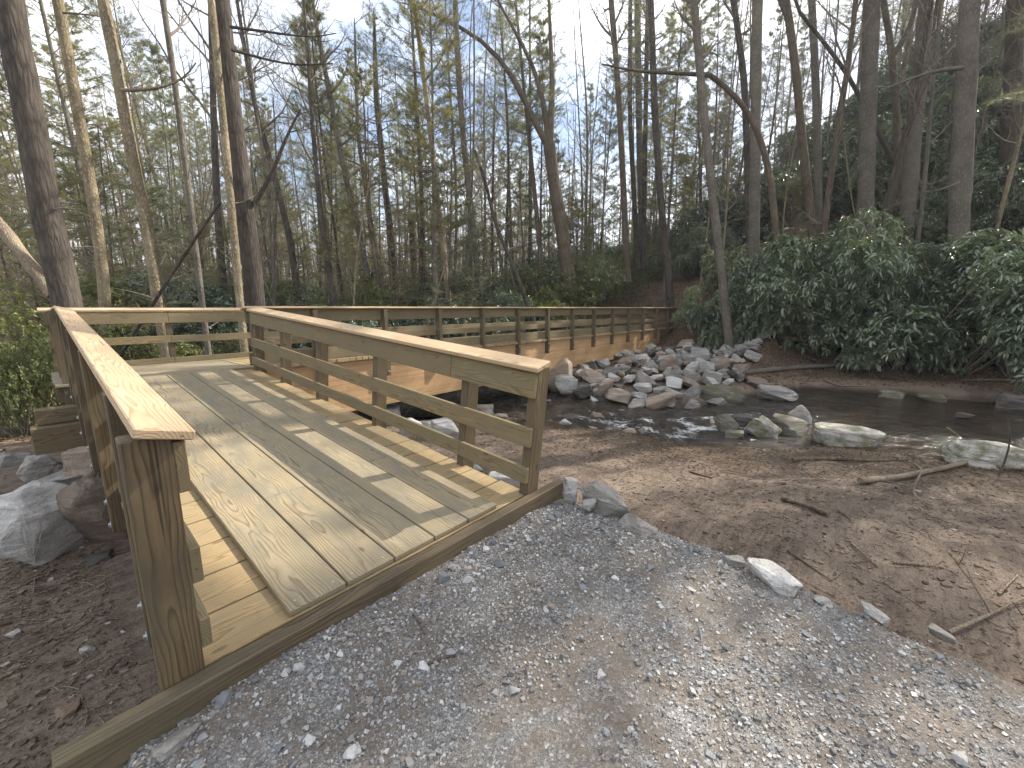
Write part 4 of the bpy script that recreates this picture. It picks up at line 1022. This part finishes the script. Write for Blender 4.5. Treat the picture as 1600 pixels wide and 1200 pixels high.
hero('slender trunk with a bare spray of twigs against the sky', [(512, 130), (525, 200), (545, 300), (570, 400), (578, 455)], 22, 10, 7, 16, 'bark_grey', 'bare', None, .45, 3., seed=9)
hero('straight slender pine trunk with tufted top against the white cloud', [(588, 150), (596, 240), (606, 330), (618, 425)], 26, 11, 8, 17, 'bark_dark', 'needle', None, .52, 2.6, seed=10)
hero('thin grey trunk just left of the lone tufted pine', [(560, 215), (575, 320), (596, 450)], 23, 8, 6, 15, 'bark_grey', 'bare', None, .5, 2.4, seed=11)
hero('short broken snag with a flat top', [(644, 345), (648, 420)], 27, 12, 11, 1, 'bark_brown', 'none', seed=12, dead=0)
hero('slender trunk right of the broken snag', [(655, 60), (672, 200), (688, 350), (702, 478)], 20, 10, 7, 19, 'bark_tan', 'bare', None, .5, 2.6, seed=13)
hero('slim straight trunk a little left of the photo\'s centre', [(712, 40), (722, 200), (735, 320), (752, 478)], 24, 10, 8, 20, 'bark_grey', 'needle', None, .5, 2.5, seed=14)
hero('crooked dark sapling left of the forked tree', [(742, 235), (764, 300), (772, 350), (800, 410), (824, 475)], 20, 8, 4, 8.5, 'bark_dark', 'bare', None, .55, 1.8, seed=15)
hero('large forked tree with three limbs in the photo\'s centre', [(858, 225), (866, 290), (878, 360), (890, 450)], 24, 22, 17, 6, 'bark_brown', 'none', None, .5, 3,
     [([(856, 228), (835, 192), (800, 110), (760, 62), (700, 32), (650, 10)], 10, 24), ([(857, 225), (850, 150), (828, 85), (795, 35), (770, -15)], 9, 24), ([(859, 225), (864, 130), (860, 60), (857, -20)], 11, 24)], 16, dead=1)
hero('straight brown trunk right of the forked tree', [(955, 0), (965, 120), (972, 240), (977, 365)], 27, 10, 8, 20, 'bark_brown', 'bare', None, .5, 3., seed=17)
hero('thin straight dark trunk beside the paler straight trunk', [(985, 0), (984, 180), (993, 350)], 29, 8, 6, 21, 'bark_dark', 'needle', None, .5, 2.6, seed=18)
hero('pale straight trunk in the middle of the right slope', [(996, 0), (998, 170), (1003, 350)], 31, 11, 9, 23, 'bark_grey', 'bare', None, .55, 3., seed=19)
hero('dark straight trunk touching the pale straight trunk', [(1012, 0), (1009, 170), (1006, 350)], 29, 8, 6, 20, 'bark_dark', 'bare', None, .55, 2.6, seed=20)
hero('dark trunk standing on the leafy slope beyond the bridge end', [(1018, 30), (1023, 180), (1034, 330), (1045, 440)], 25, 12, 9, 22, 'bark_dark', 'needle', None, .52, 2.8, seed=21)
hero('slim grey trunk rising beside the rock pile', [(1084, 0), (1094, 110), (1106, 240), (1122, 380), (1136, 505)], 17.5, 15, 11, 19, 'bark_grey', 'bare', None, .6, 3., seed=22)
hero('brown trunk of the bent tree that arches far to the left', [(1110, 118), (1140, 138), (1168, 168), (1190, 215), (1206, 290), (1216, 405)], 18, 13, 8, 3, 'bark_brown', 'none', None, .5, 3, [([(1112, 118), (1060, 114), (990, 112), (940, 100)], 6.5, 18)], 23, dead=3)
hero('pale brown trunk straight behind the bent tree', [(1184, 0), (1181, 160), (1178, 385)], 19.5, 18, 15, 23, 'bark_grey', 'bare', None, .64, 3., seed=24)
hero('narrow dark trunk left of the pale brown trunk', [(1146, 0), (1163, 120), (1168, 250), (1170, 330)], 24, 12, 9, 21, 'bark_dark', 'bare', None, .55, 3., seed=25)
hero('dark reddish trunk halfway up the right slope', [(1228, 0), (1244, 110), (1254, 230), (1266, 335)], 20, 15, 12, 21, 'bark_brown', 'bare', None, .55, 3.2, [([(1232, 30), (1218, 0), (1205, -30)], 8, 20)], 26)
hero('upright trunk behind the dark reddish one', [(1268, 0), (1274, 110), (1278, 280)], 24, 14, 11, 21, 'bark_grey', 'bare', None, .55, 3., seed=27)
hero('wide grey trunk in the middle of the rhododendron slope', [(1362, 0), (1357, 150), (1352, 320)], 19.5, 28, 24, 24, 'bark_grey', 'bare', None, .64, 3.2, seed=28, dead=8)
hero('wide leaning trunk between the two thickest right trunks', [(1448, 0), (1434, 150), (1420, 310)], 19.5, 26, 22, 24, 'bark_grey', 'bare', None, .64, 3.2, seed=29)
hero('thickest right trunk with dead stubs above the streamside bushes', [(1516, 0), (1508, 150), (1502, 270), (1496, 395)], 15.5, 37, 31, 25, 'bark_grey', 'needle', None, .72, 3.0,
     [([(1505, 106), (1470, 108), (1430, 120), (1375, 142)], 6, 15), ([(1500, 285), (1465, 298), (1432, 302)], 3, 15)], 30, dead=12)
hero('dark trunk at the photo\'s top right edge', [(1588, 0), (1580, 160), (1574, 300)], 19, 30, 28, 24, 'bark_dark', 'needle', None, .6, 3.2, seed=31)
hero('slanting bare trunk crossing behind the wide grey trunk', [(1250, 20), (1290, 70), (1322, 110), (1345, 155), (1400, 260)], 23, 10, 6, 13, 'bark_dark', 'none', seed=32)
hero('leaning twin trunks between the two wide trunks on the right slope', [(1380, 0), (1392, 70), (1400, 160), (1402, 240)], 23, 13, 10, 19, 'bark_brown', 'bare', None, .55, 3., [([(1392, 90), (1415, 60), (1432, 10), (1440, -20)], 9, 23)], 33)

# forest fill: copies of the tree kinds, each a thing of its own
rgf = np.random.default_rng(77); spots = []
def ok_spot(x, y, dmin):
    if xn(y)-1.0 < x < xf(y)+(6.5 if y < 4 else 1.6): return False
    if -1.2 < x < 26 and 7.4 < y < 12.4: return False
    if math.hypot(x, y) < 13.5: return False
    if 2.4 < y < 13.5 and xf(y) < x < 25.5 or 25 < x < 35 and .5 < y < 7.5: return False
    if x > -1.5 and x < xn(y) and y < 12.5: return False
    return all((x-a)**2+(y-b)**2 > dmin*dmin for a, b in spots)
zone = lambda az: 'left' if az < -12 else ('mid' if az < 14 else 'right')
ZL = {('bare', 'left'): 'bare slender tree in the sunlit woods beyond the landing', ('bare', 'mid'): 'bare slender tree in the hazy woods behind the bridge span', ('bare', 'right'): 'bare slender tree on the wooded slope right of the bridge',
      ('pine', 'left'): 'tall thin pine in the woods beyond the landing', ('pine', 'mid'): 'tall thin pine in the hazy woods behind the bridge span', ('pine', 'right'): 'tall thin pine on the wooded slope right of the bridge'}
made = 0; fill = []
for _ in range(9000):
    az = rgf.uniform(-57, 57); r = 14+62*rgf.uniform(0, 1)**.75; th = YAW-math.radians(az); x, y = r*math.cos(th), r*math.sin(th)
    if not ok_spot(x, y, 1.1+r*.018): continue
    if az > 22 and r < 20: continue
    spots.append((x, y)); made += 1; z_ = zone(az)
    k = 'pine' if rgf.uniform() < (.36 if z_ == 'mid' else .42) else 'bare'
    if 13 < x < 48 and -10 < y < 9: k = 'bare'
    ms = (pine if k == 'pine' else bare); v = ms[rgf.integers(0, len(ms))]; sc = rgf.uniform(.75, 1.15)
    fill.append((k, put(v, 'pine_tree' if k == 'pine' else 'tree', ZL[k, z_], 'tree', (x, y, gz(x, y)), rgf.uniform(0, 6.28), sc, 'background '+('pines' if k == 'pine' else 'bare trees')+{'left': ' beyond the landing', 'mid': ' behind the bridge span', 'right': ' on the right slope'}[z_],
        TN if k == 'pine' else ('trunk', 'crown'), (rgf.normal(0, .03), rgf.normal(0, .03)))))
    if made >= 290: break
# bank trees on the sun side; some stand just outside the picture and throw the dappled shade
for k, (x, y, kd) in enumerate([(13.5, -7, 'b'), (21, -7.5, 'p'), (24, -2.5, 'b'), (6.5, -8, 'b'), (28, -9, 'b'), (9.5, -13, 'p'), (27, 7, 'b'), (19.5, -11, 'b'), (30, -4, 'b'), (3, -9, 'b'), (20.4, -4.9, 'p'), (23.5, -6.5, 'b')]):
    v = pine[k % 5] if kd == 'p' else bare[(k*3) % 8]; inv = pix_x((x, y, 0)) < 1640
    o = put(v, 'pine_tree' if kd == 'p' else 'tree', 'tree on the bank at the right border', 'tree', (x, y, gz(x, y)), k*1.3, 1.0, 'trees by the right border', TN)
    if inv: fill.append(('pine' if kd == 'p' else 'bare', o))
    else: o['label'] = f"{ordinal(k+1)} {'pine' if kd == 'p' else 'bare tree'} on the stream bank beyond the photo's right border"
LM = [(105, 'thick leaning trunk'), (250, 'mottled tan trunk'), (401, 'big dark trunk'), (648, 'broken snag'), (752, 'slim trunk'), (890, 'forked tree'), (1045, 'dark slope trunk'), (1216, 'bent tree'), (1352, 'wide grey trunk'), (1496, 'thickest right trunk')]
def between(x):
    i_ = sum(x > p for p, _ in LM)
    return f'left of the {LM[0][1]}' if i_ == 0 else f'right of the {LM[-1][1]}' if i_ == len(LM) else f'between the {LM[i_-1][1]} and {LM[i_][1]}'
fk = {o.name: k for k, o in fill}
relabel([o for _, o in fill], lambda o: (fk[o.name], between(pix_x(o.location))), lambda k, n: f"{n} {'pine' if k[0] == 'pine' else 'bare tree'} from the left {k[1]}")
# far woods that read as one mass
fb = MB(); fw_ = np.random.default_rng(8)
for _ in range(1500):
    az = math.radians(fw_.uniform(-60, 60)); r = fw_.uniform(74, 150); th = YAW-az; x, y = r*math.cos(th), r*math.sin(th); z = gz(x, y); H = fw_.uniform(10, 19)
    tube(fb, np.array([[x, y, z-.5], [x+fw_.normal(0, .3), y+fw_.normal(0, .3), z+H*.5], [x+fw_.normal(0, .6), y+fw_.normal(0, .6), z+H]]), np.array([.13, .09, .02])*fw_.uniform(.7, 1.5), 3)
    n = 34; hh = fw_.uniform(.25, 1, n); P = np.stack([x+fw_.normal(0, .3, n), y+fw_.normal(0, .3, n), z+hh*H], 1); D = unit(np.stack([fw_.normal(0, 1, n), fw_.normal(0, 1, n), fw_.uniform(.2, 1.2, n)], 1)); L = (2.6*(1.15-hh))[:, None]*fw_.uniform(.5, 1.2, (n, 1)); sd = unit(np.cross(D, fw_.normal(size=(n, 3))))*.035
    V = np.stack([P-sd, P+sd, P+D*L], 1).reshape(-1, 3); fb.add(V, np.arange(n*3).reshape(-1, 3))
for _ in range(1100):
    az = math.radians(fw_.uniform(-60, 60)); r = fw_.uniform(56, 140); th = YAW-az; x, y = r*math.cos(th), r*math.sin(th); z = gz(x, y); n = 46; hh = fw_.uniform(1.2, 3.6)
    P = np.array([x, y, z])+fw_.normal(0, 1, (n, 3))*np.array([1.2, 1.2, .25*hh])+np.array([0, 0, hh*.45]); D = unit(fw_.normal(size=(n, 3))+np.array([0, 0, .8])); sd = unit(np.cross(D, fw_.normal(size=(n, 3))))*(.05 if _ % 3 else .16); L = fw_.uniform(.4, 1.2, (n, 1))
    fb.add(np.stack([P-sd, P+sd, P+D*L], 1).reshape(-1, 3), np.arange(n*3).reshape(-1, 3), 0 if _ % 3 else 1)
tag(link('far_woods', fb.mesh('far_woods', [M['twig'], M['laurel']])), kind='stuff')

# rhododendron thicket on the slope, laurels behind the bridge and beside the ramp
RB = 'rhododendrons on the right slope'
def bush_px(meshes, name, label, px, py, D, wpx, hpx, group, rz=0., cat='shrub', drop=True):
    P = at(px, py, D)
    if drop: P[2] = gz(P[0], P[1])-.05
    w = wpx*D/FPX; h = hpx*D/FPX; Rx = 1.5
    return put(meshes, name, label, cat, P, rz, (w/(2*Rx*1.05), w/(2*Rx*1.05), h/2.1), group)
NB = 'streamside rhododendrons on the far bank'
for k, (lab, px, py, D, w, h) in enumerate([
    ('rhododendron right of the rock pile with leaves almost to the ground', 1170, 545, 18.5, 120, 140), ('broad rhododendron in the middle of the far bank over the log', 1275, 560, 17.2, 200, 190),
    ('large drooping rhododendron over the dark far bank', 1400, 570, 15.4, 235, 190), ('rhododendron overhanging the pool with pale undersides showing', 1500, 575, 14.3, 230, 195), ('rhododendron at the photo\'s right edge above the pool', 1600, 575, 13.4, 235, 215)]):
    bush_px(bankr[k % 2], 'rhododendron', lab, px, py, D, w, h, NB, k*1.9)
for k, (lab, px, py, D, w, h) in enumerate([('loose rhododendron between the bridge end and the slim grey trunk', 1108, 520, 21.5, 84, 74), ('rhododendron on the leafy slope just above the far bridge end', 1088, 450, 29, 92, 70),
    ('small rhododendron on the slope behind the slim grey trunk', 1150, 450, 24, 92, 84), ('open rhododendron at the foot of the bent tree', 1210, 470, 20.5, 120, 110)]):
    bush_px(bankr[k % 2], 'rhododendron', lab, px, py, D, w, h, NB, 1+k*1.7)
rb = np.random.default_rng(15); bs = []; rh = {k: [] for k in ('lowest', 'lower middle', 'upper middle', 'uppermost')}
for _ in range(4000):
    Y = rb.uniform(-13, 9); df = rb.uniform(2.2, 32); X = float(xf(Y))+df
    az = math.degrees(math.atan2(X*sy-Y*cy, X*cy+Y*sy))
    if az < 17 or az > 60 or (az < 25 and df < 9 and Y > 4): continue
    if az < 24 and rb.uniform() < .55 or (Y > 3.2 and X < 25) or (Y > 1 and X < 34) or (df < 6.6 and Y > -7): continue
    if any((X-a)**2+(Y-b)**2 < 1.9**2 for a, b in bs): continue
    bs.append((X, Y)); v = rhodo[rb.integers(0, 4)]
    rh[df < 6 and 'lowest' or df < 11 and 'lower middle' or df < 17 and 'upper middle' or 'uppermost'].append(put(v, 'rhododendron', 'dark rhododendron bush in the thicket covering the right slope', 'shrub', (X, Y, gz(X, Y)-.1), rb.uniform(0, 6.28), (rb.uniform(.75, 1.) if df < 9.5 else rb.uniform(1.1, 1.6) if df < 13 else rb.uniform(1.5, 2.2)), RB))
    if len(bs) >= 135: break
for k, l in rh.items(): relabel(l, lambda o: 0, lambda _, n, k=k: f'{n} rhododendron from the left in the {k} band of the slope thicket')
LB = 'laurel and rhododendron bushes behind the bridge'
ub = []
for k in range(400):
    az = rb.uniform(-40, 20); r = rb.uniform(17, 46); th = YAW-math.radians(az); x, y = r*math.cos(th), r*math.sin(th)
    if y < 12.8 and x < 27: continue
    if xn(y)-.8 < x < xf(y)+1: continue
    if any((x-a.location.x)**2+(y-a.location.y)**2 < 1.7**2 for a in ub): continue
    v = (laurel+rhodo[:2])[rb.integers(0, 5)]
    ub.append(put(v, 'laurel_bush', 'low evergreen bush in the undergrowth behind the bridge railing', 'shrub', (x, y, gz(x, y)-.05), rb.uniform(0, 6.28), rb.uniform(1.0, 1.9)*(1+.2*(az > 4)), LB))
    if len(ub) >= 110: break
relabel(ub, lambda o: between(pix_x(o.location)), lambda k, n: f'{n} undergrowth bush from the left {k}')
LL = 'evergreen bushes left of the ramp'
for k, (lab, px, D, w, h) in enumerate([('dark evergreen bush crowding the photo\'s left edge behind the rocks', 10, 8.6, 190, 230), ('evergreen bush behind the left rail and the thick trunk', 105, 10.5, 200, 190), ('yellowish evergreen bush beyond the landing rail', 215, 13, 210, 130),
                                        ('evergreen bush beyond the landing rail by the thin pale sapling', 320, 14.5, 200, 110), ('tall evergreen bush behind the broken leaning log', 40, 12.5, 260, 260), ('low bush just behind the landing corner', 150, 15.5, 220, 150), ('bush behind the left half of the landing rail', 260, 17, 240, 150)]):
    bush_px(laurel[k % 3], 'laurel_bush', lab, px, 520, D, w, h, LL, k*1.1)
bush_px(brightb, 'bush', 'fresh yellow green bush just above the bridge railing', 822, 478, 22, 125, 118, None, 1.)
for k, (px, D, lab) in enumerate([(60, 15, 'young hemlock behind the thick leaning trunk'), (190, 17, 'young hemlock between the two tan trunks'), (740, 27, 'dark sapling behind the centre of the railing'), (690, 30, 'young evergreen left of the crooked sapling'), (1215, 24, 'young evergreen beside the dark reddish trunk')]):
    P = at(px, 500, D); put(sapl[k % 3], 'hemlock_sapling', lab, 'tree', (P[0], P[1], gz(P[0], P[1])-.1), k, 1.0, 'young evergreens', TN)

us = []
for k in range(400):
    az = rb.uniform(-50, 30); r = rb.uniform(19, 48); th = YAW-math.radians(az); x, y = r*math.cos(th), r*math.sin(th)
    if (y < 13 and x < 27) or xn(y)-.8 < x < xf(y)+1: continue
    if any((x-a.location.x)**2+(y-a.location.y)**2 < 2.6**2 for a in us) or (x < 38 and -3 < y < 9): continue
    us.append(put(sapl[k % 3], 'hemlock_sapling', 'young evergreen', 'tree', (x, y, gz(x, y)-.1), rb.uniform(0, 6.28), rb.uniform(.8, 1.7), 'young evergreens in the woods', TN))
    if len(us) >= 72: break
relabel(us, lambda o: between(pix_x(o.location)), lambda k, n: f'{n} young evergreen from the left {k}')
wh = []
for k in range(1800):
    az = rb.uniform(-54, 40); r = rb.uniform(17, 55); th = YAW-math.radians(az); x, y = r*math.cos(th), r*math.sin(th)
    if (y < 13 and x < 27) or xn(y)-.8 < x < xf(y)+1 or (az > 20 and r < 24): continue
    if any((x-a.location.x)**2+(y-a.location.y)**2 < 1.8**2 for a in wh): continue
    wh.append(put(whips[k % 4], 'young_tree', 'young tree', 'tree', (x, y, gz(x, y)-.1), rb.uniform(0, 6.28), rb.uniform(.7, 1.3), 'thin bare young trees', ('trunk', 'crown'), (rb.normal(0, .09), rb.normal(0, .09))))
    if len(wh) >= 170: break
relabel(wh, lambda o: between(pix_x(o.location)), lambda k, n: f'{n} twiggy young tree from the left {k}')

# ------------------------------------------------------------------ logs, sticks, litter
def stick(name, label, pix, w, mat='dead', cat='branch', lift=.02, D=None, w1=.5, group=None, twigs=0, seed=0):
    rg = np.random.default_rng(seed+40); P = []
    for x, y in pix:
        p = gp(x, y)[0] if D is None else at(x, y, D); P.append(p+np.array([0, 0, lift if D is None else 0]))
    P = np.array(P); dist = np.linalg.norm(P-CAM, axis=1).mean(); r = w*dist/FPX/2*.62
    Q = smooth(P, max(6, len(P)*3)); base = Q[0].copy(); mb = MB(); tube(mb, Q-base, np.linspace(r, r*w1, len(Q))*(1+rg.normal(0, .06, len(Q))), 8, 0, True)
    for q in range(twigs):
        i = rg.integers(1, len(Q)-1); limb(mb, Q[i]-base, np.array([rg.normal(), rg.normal(), rg.uniform(.1, .8)]), rg.uniform(.15, .5), r*.4, 2, 3, rg, .02, .5)
    o = link(name, mb.mesh(name, M[mat])); o.location = base; return tag(o, label, cat, group)
stick('fallen_branch', 'long bleached branch with a kink on the near bank beside the pool', [(1343, 757), (1400, 752), (1480, 735), (1527, 722), (1558, 737), (1602, 740)], 10, w1=.7, lift=.06, twigs=3, seed=1)
stick('fallen_branch', 'thin forked pale branch curling across the long bleached branch', [(1420, 725), (1442, 735), (1425, 770), (1432, 790), (1455, 796)], 4, lift=.05, seed=2)
stick('fallen_branch', 'short dark curved stick lying on the open dirt', [(1222, 783), (1258, 794), (1294, 809)], 9, 'bark_brown', w1=.8, lift=.03, seed=3)
stick('fallen_branch', 'brown root-like branch behind the long bleached branch', [(1238, 722), (1300, 719), (1348, 723), (1418, 722)], 9, 'bark_brown', lift=.04, twigs=2, seed=4)
stick('sapling_stem', 'thin dark sapling stem standing before the pale boulder', [(1530, 780), (1562, 745), (1580, 690), (1575, 655)], 3.5, 'bark_dark', 'sapling', D=6.2, w1=.5, seed=5)
stick('fallen_branch', 'stick poking in from the right edge above the gravel', [(1482, 994), (1540, 968), (1602, 938)], 6, 'dead', lift=.03, twigs=2, seed=6)
stick('fallen_log', 'long smooth log lying on the far bank', [(1138, 588), (1200, 580), (1262, 575), (1330, 572)], 12, 'bark_grey', 'log', lift=.06, w1=.8, seed=7)
stick('leaning_trunk', 'crooked dark rhododendron trunk bending down to the far bank', [(1222, 527), (1262, 532), (1292, 548), (1318, 565), (1342, 574)], 9, 'bark_brown', 'trunk', D=17.2, w1=1.3, seed=8)
stick('fallen_branch', 'thin pale stick propped against the far bank log', [(1190, 606), (1212, 575)], 3, 'dead', D=17.0, seed=9)
stick('fallen_branch', 'pale sticks at the far waterline', [(1288, 595), (1312, 606), (1352, 604)], 4, 'dead', lift=.05, seed=10)
stick('fallen_log', 'broken light brown log leaning left of the thick trunk', [(-10, 338), (20, 378), (52, 420), (84, 462)], 17, 'dead', 'log', D=9.6, w1=1., seed=11)
stick('fallen_branch', 'thin branch hanging over the pool from the right', [(1480, 668), (1508, 688), (1533, 703)], 2.5, 'dead', D=8.5, seed=12)
for k, (pix, w, lab) in enumerate([([(1078, 738), (1112, 748)], 5, 'small crooked stick on the dirt right of the ramp foot'), ([(1085, 712), (1125, 722)], 4, 'thin stick near the rapids shore'), ([(1150, 700), (1190, 702)], 4, 'stick at the water\'s edge below the striped slab'),
                                ([(1230, 862), (1262, 884), (1300, 910)], 4, 'thin root on the dirt beyond the pale slab'), ([(1330, 850), (1372, 888)], 4, 'pale bent stick on the lower dirt'), ([(1395, 880), (1470, 888)], 4, 'long twig lying on the right dirt'),
                                ([(1310, 800), (1330, 815)], 4, 'short twig near the dark curved stick'), ([(10, 928), (70, 900)], 4, 'dark twig on the dirt by the left boulders'), ([(0, 1062), (42, 1042)], 5, 'dark twig at the photo\'s lower left edge'), ([(128, 880), (200, 862)], 4, 'twig between the rusty boulder and the front post'),
                                ([(660, 1040), (712, 1022)], 4, 'brown twig lying on the gravel'), ([(645, 960), (664, 990)], 3.5, 'small brown twig on the gravel near the headboard'), ([(30, 690), (44, 662)], 4, 'pale stick in the leaf litter beside the timbers'),
                                ([(1560, 930), (1590, 900)], 4, 'twig rising from the dirt at the right edge'), ([(930, 690), (985, 684)], 4, 'thin branch along the near shore')]):
    if 8 < 0: pass
    on_gravel = k in (10, 11)
    if on_gravel:
        P = [at_z(x, y, -.12)[0] for x, y in pix]; mb = MB(); Q = smooth([P[0], (P[0]+P[1])/2+np.array([.01, .012, .006]), P[1]], 6); Q[:, 2] = gz_gravel(Q[:, 0], Q[:, 1])+.006
        tube(mb, Q-Q[0], np.linspace(.005, .003, 6), 6, 0, True); o = link('twig', mb.mesh('twig', M['bark_brown'])); o.location = Q[0]; tag(o, lab, 'stick')
    else: stick('twig', lab, pix, w, 'dead' if k % 3 else 'bark_brown', 'stick', lift=.012, seed=60+k)

rl_ = np.random.default_rng(44)
def scatter_leaves(name, n, gen, Lr=(.04, .09), mat='litter', zl=.012):
    X, Y = gen(n); n = len(X); P = np.stack([X, Y, ground(X, Y)+zl*rl_.uniform(.3, 1.5, n)], 1); a = rl_.uniform(0, 6.28, n)
    D = unit(np.stack([np.cos(a), np.sin(a), rl_.normal(0, .22, n)], 1)); L = rl_.uniform(*Lr, n); mb = MB(); leaves(mb, P, D, L, L*rl_.uniform(.3, .6, n), rl_, fold=.3)
    tag(link(name, mb.mesh(name, M[mat])), kind='stuff')
def gen_far(n):
    Y = rl_.uniform(-9, 13, n); df = rl_.uniform(.9, 16, n)**1.; X = xf(Y)+df; k = ~((Y > 3.6) & (Y < 12) & (df < 9)); return X[k], Y[k]
def gen_left(n):
    X = rl_.uniform(-9, 5, n); Y = rl_.uniform(6, 22, n); k = (X < -.6) | (Y > 11.5); return X[k], Y[k]
def gen_bank(n):
    Y = rl_.uniform(-4, 8, n); X = xn(Y)-np.abs(rl_.normal(0, 1.3, n))-.05; k = X > 3.6; return X[k], Y[k]
def gen_dirt(n):
    X = np.concatenate([rl_.uniform(3.2, 9, n), rl_.uniform(-1.6, .1, n//3)]); Y = np.concatenate([rl_.uniform(-4, 7.5, n), rl_.uniform(2.1, 7, n//3)]); k = (X < xn(Y)); return X[k], Y[k]
scatter_leaves('leaf_litter', 15000, gen_far, (.06, .13), 'litter', .03)
scatter_leaves('leaf_litter', 9000, gen_left, (.05, .11), 'litter', .03)
scatter_leaves('leaf_litter', 8000, gen_bank, (.025, .06), 'litter', .015)
scatter_leaves('leaf_litter', 6500, gen_dirt, (.012, .035), 'litter', .006)
tw = MB()
X1, Y1_ = gen_dirt(2000); X2, Y2 = gen_bank(1800); X3, Y3 = gen_far(1200)
for x, y, big in zip(np.concatenate([X1, X2, X3]), np.concatenate([Y1_, Y2, Y3]), np.concatenate([X1*0, X2*0, X3*0+1])):
    a = rl_.uniform(0, 6.28); L = rl_.lognormal(-2.3, .6)*(1+1.6*big); d = np.array([math.cos(a), math.sin(a), 0])*L; q = np.array([[x, y, 0], [x+d[0]*.5+rl_.normal(0, .1)*L, y+d[1]*.5+rl_.normal(0, .1)*L, 0], [x+d[0], y+d[1], 0]])
    q[:, 2] = ground(q[:, 0], q[:, 1])+.006; q[1, 2] += abs(rl_.normal(0, .05))*L; tube(tw, q, np.array([.0045, .004, .002])*(1+big*1.4), 3)
dn_x, dn_y = gen_dirt(9500); nn_ = len(dn_x); S = np.clip(rl_.lognormal(-4.9, .5, nn_), .003, .022)
loc = cube[None]*rl_.uniform(.45, 1.1, (nn_, 8, 3))*np.stack([S*rl_.uniform(.9, 1.8, nn_), S, S*rl_.uniform(.35, .7, nn_)], 1)[:, None, :]
a = rl_.uniform(0, 6.28, nn_); ca, sa = np.cos(a), np.sin(a); lx = loc[..., 0]*ca[:, None]-loc[..., 1]*sa[:, None]; ly_ = loc[..., 0]*sa[:, None]+loc[..., 1]*ca[:, None]
vv = np.stack([lx+dn_x[:, None], ly_+dn_y[:, None], loc[..., 2]+(ground(dn_x, dn_y)+S*.15)[:, None]], -1)
cb_ = MB(); cb_.add(vv.reshape(-1, 3), (tris[None]+np.arange(nn_)[:, None, None]*8).reshape(-1, 3))
cme = cb_.mesh('dirt_clods', M['clod'], False); field(cme, 'tint', np.repeat(rl_.uniform(0, 1, nn_), 8)); tag(link('dirt_crumbs', cme), kind='stuff')
tag(link('twig_litter', tw.mesh('twig_litter', M['dead'])), kind='stuff')

# ------------------------------------------------------------------ air
if HAZE > 0:
    hm = bpy.data.materials.new('haze'); hm.use_nodes = True; hn = hm.node_tree.nodes; hn.clear()
    pv = hn.new('ShaderNodeVolumePrincipled'); pv.inputs['Color'].default_value = (.92, .95, 1, 1); pv.inputs['Density'].default_value = HAZE; pv.inputs['Anisotropy'].default_value = .35
    ho = hn.new('ShaderNodeOutputMaterial'); hm.node_tree.links.new(pv.outputs[0], ho.inputs['Volume'])
    ztop = max(float(GZ.max()), max(o.location.z+29 for o in SC.objects if o.get('category') == 'tree'))+1; zbot = float(GZ.min())-1; hb = MB(); c_ = np.array([[a, b, d] for a in (-290, 290) for b in (-290, 290) for d in (zbot, ztop)], float)
    hb.add(c_, np.array([[0, 1, 3, 2], [4, 6, 7, 5], [0, 4, 5, 1], [2, 3, 7, 6], [0, 2, 6, 4], [1, 5, 7, 3]]))
    tag(link('haze', hb.mesh('haze', hm, False)), kind='stuff')
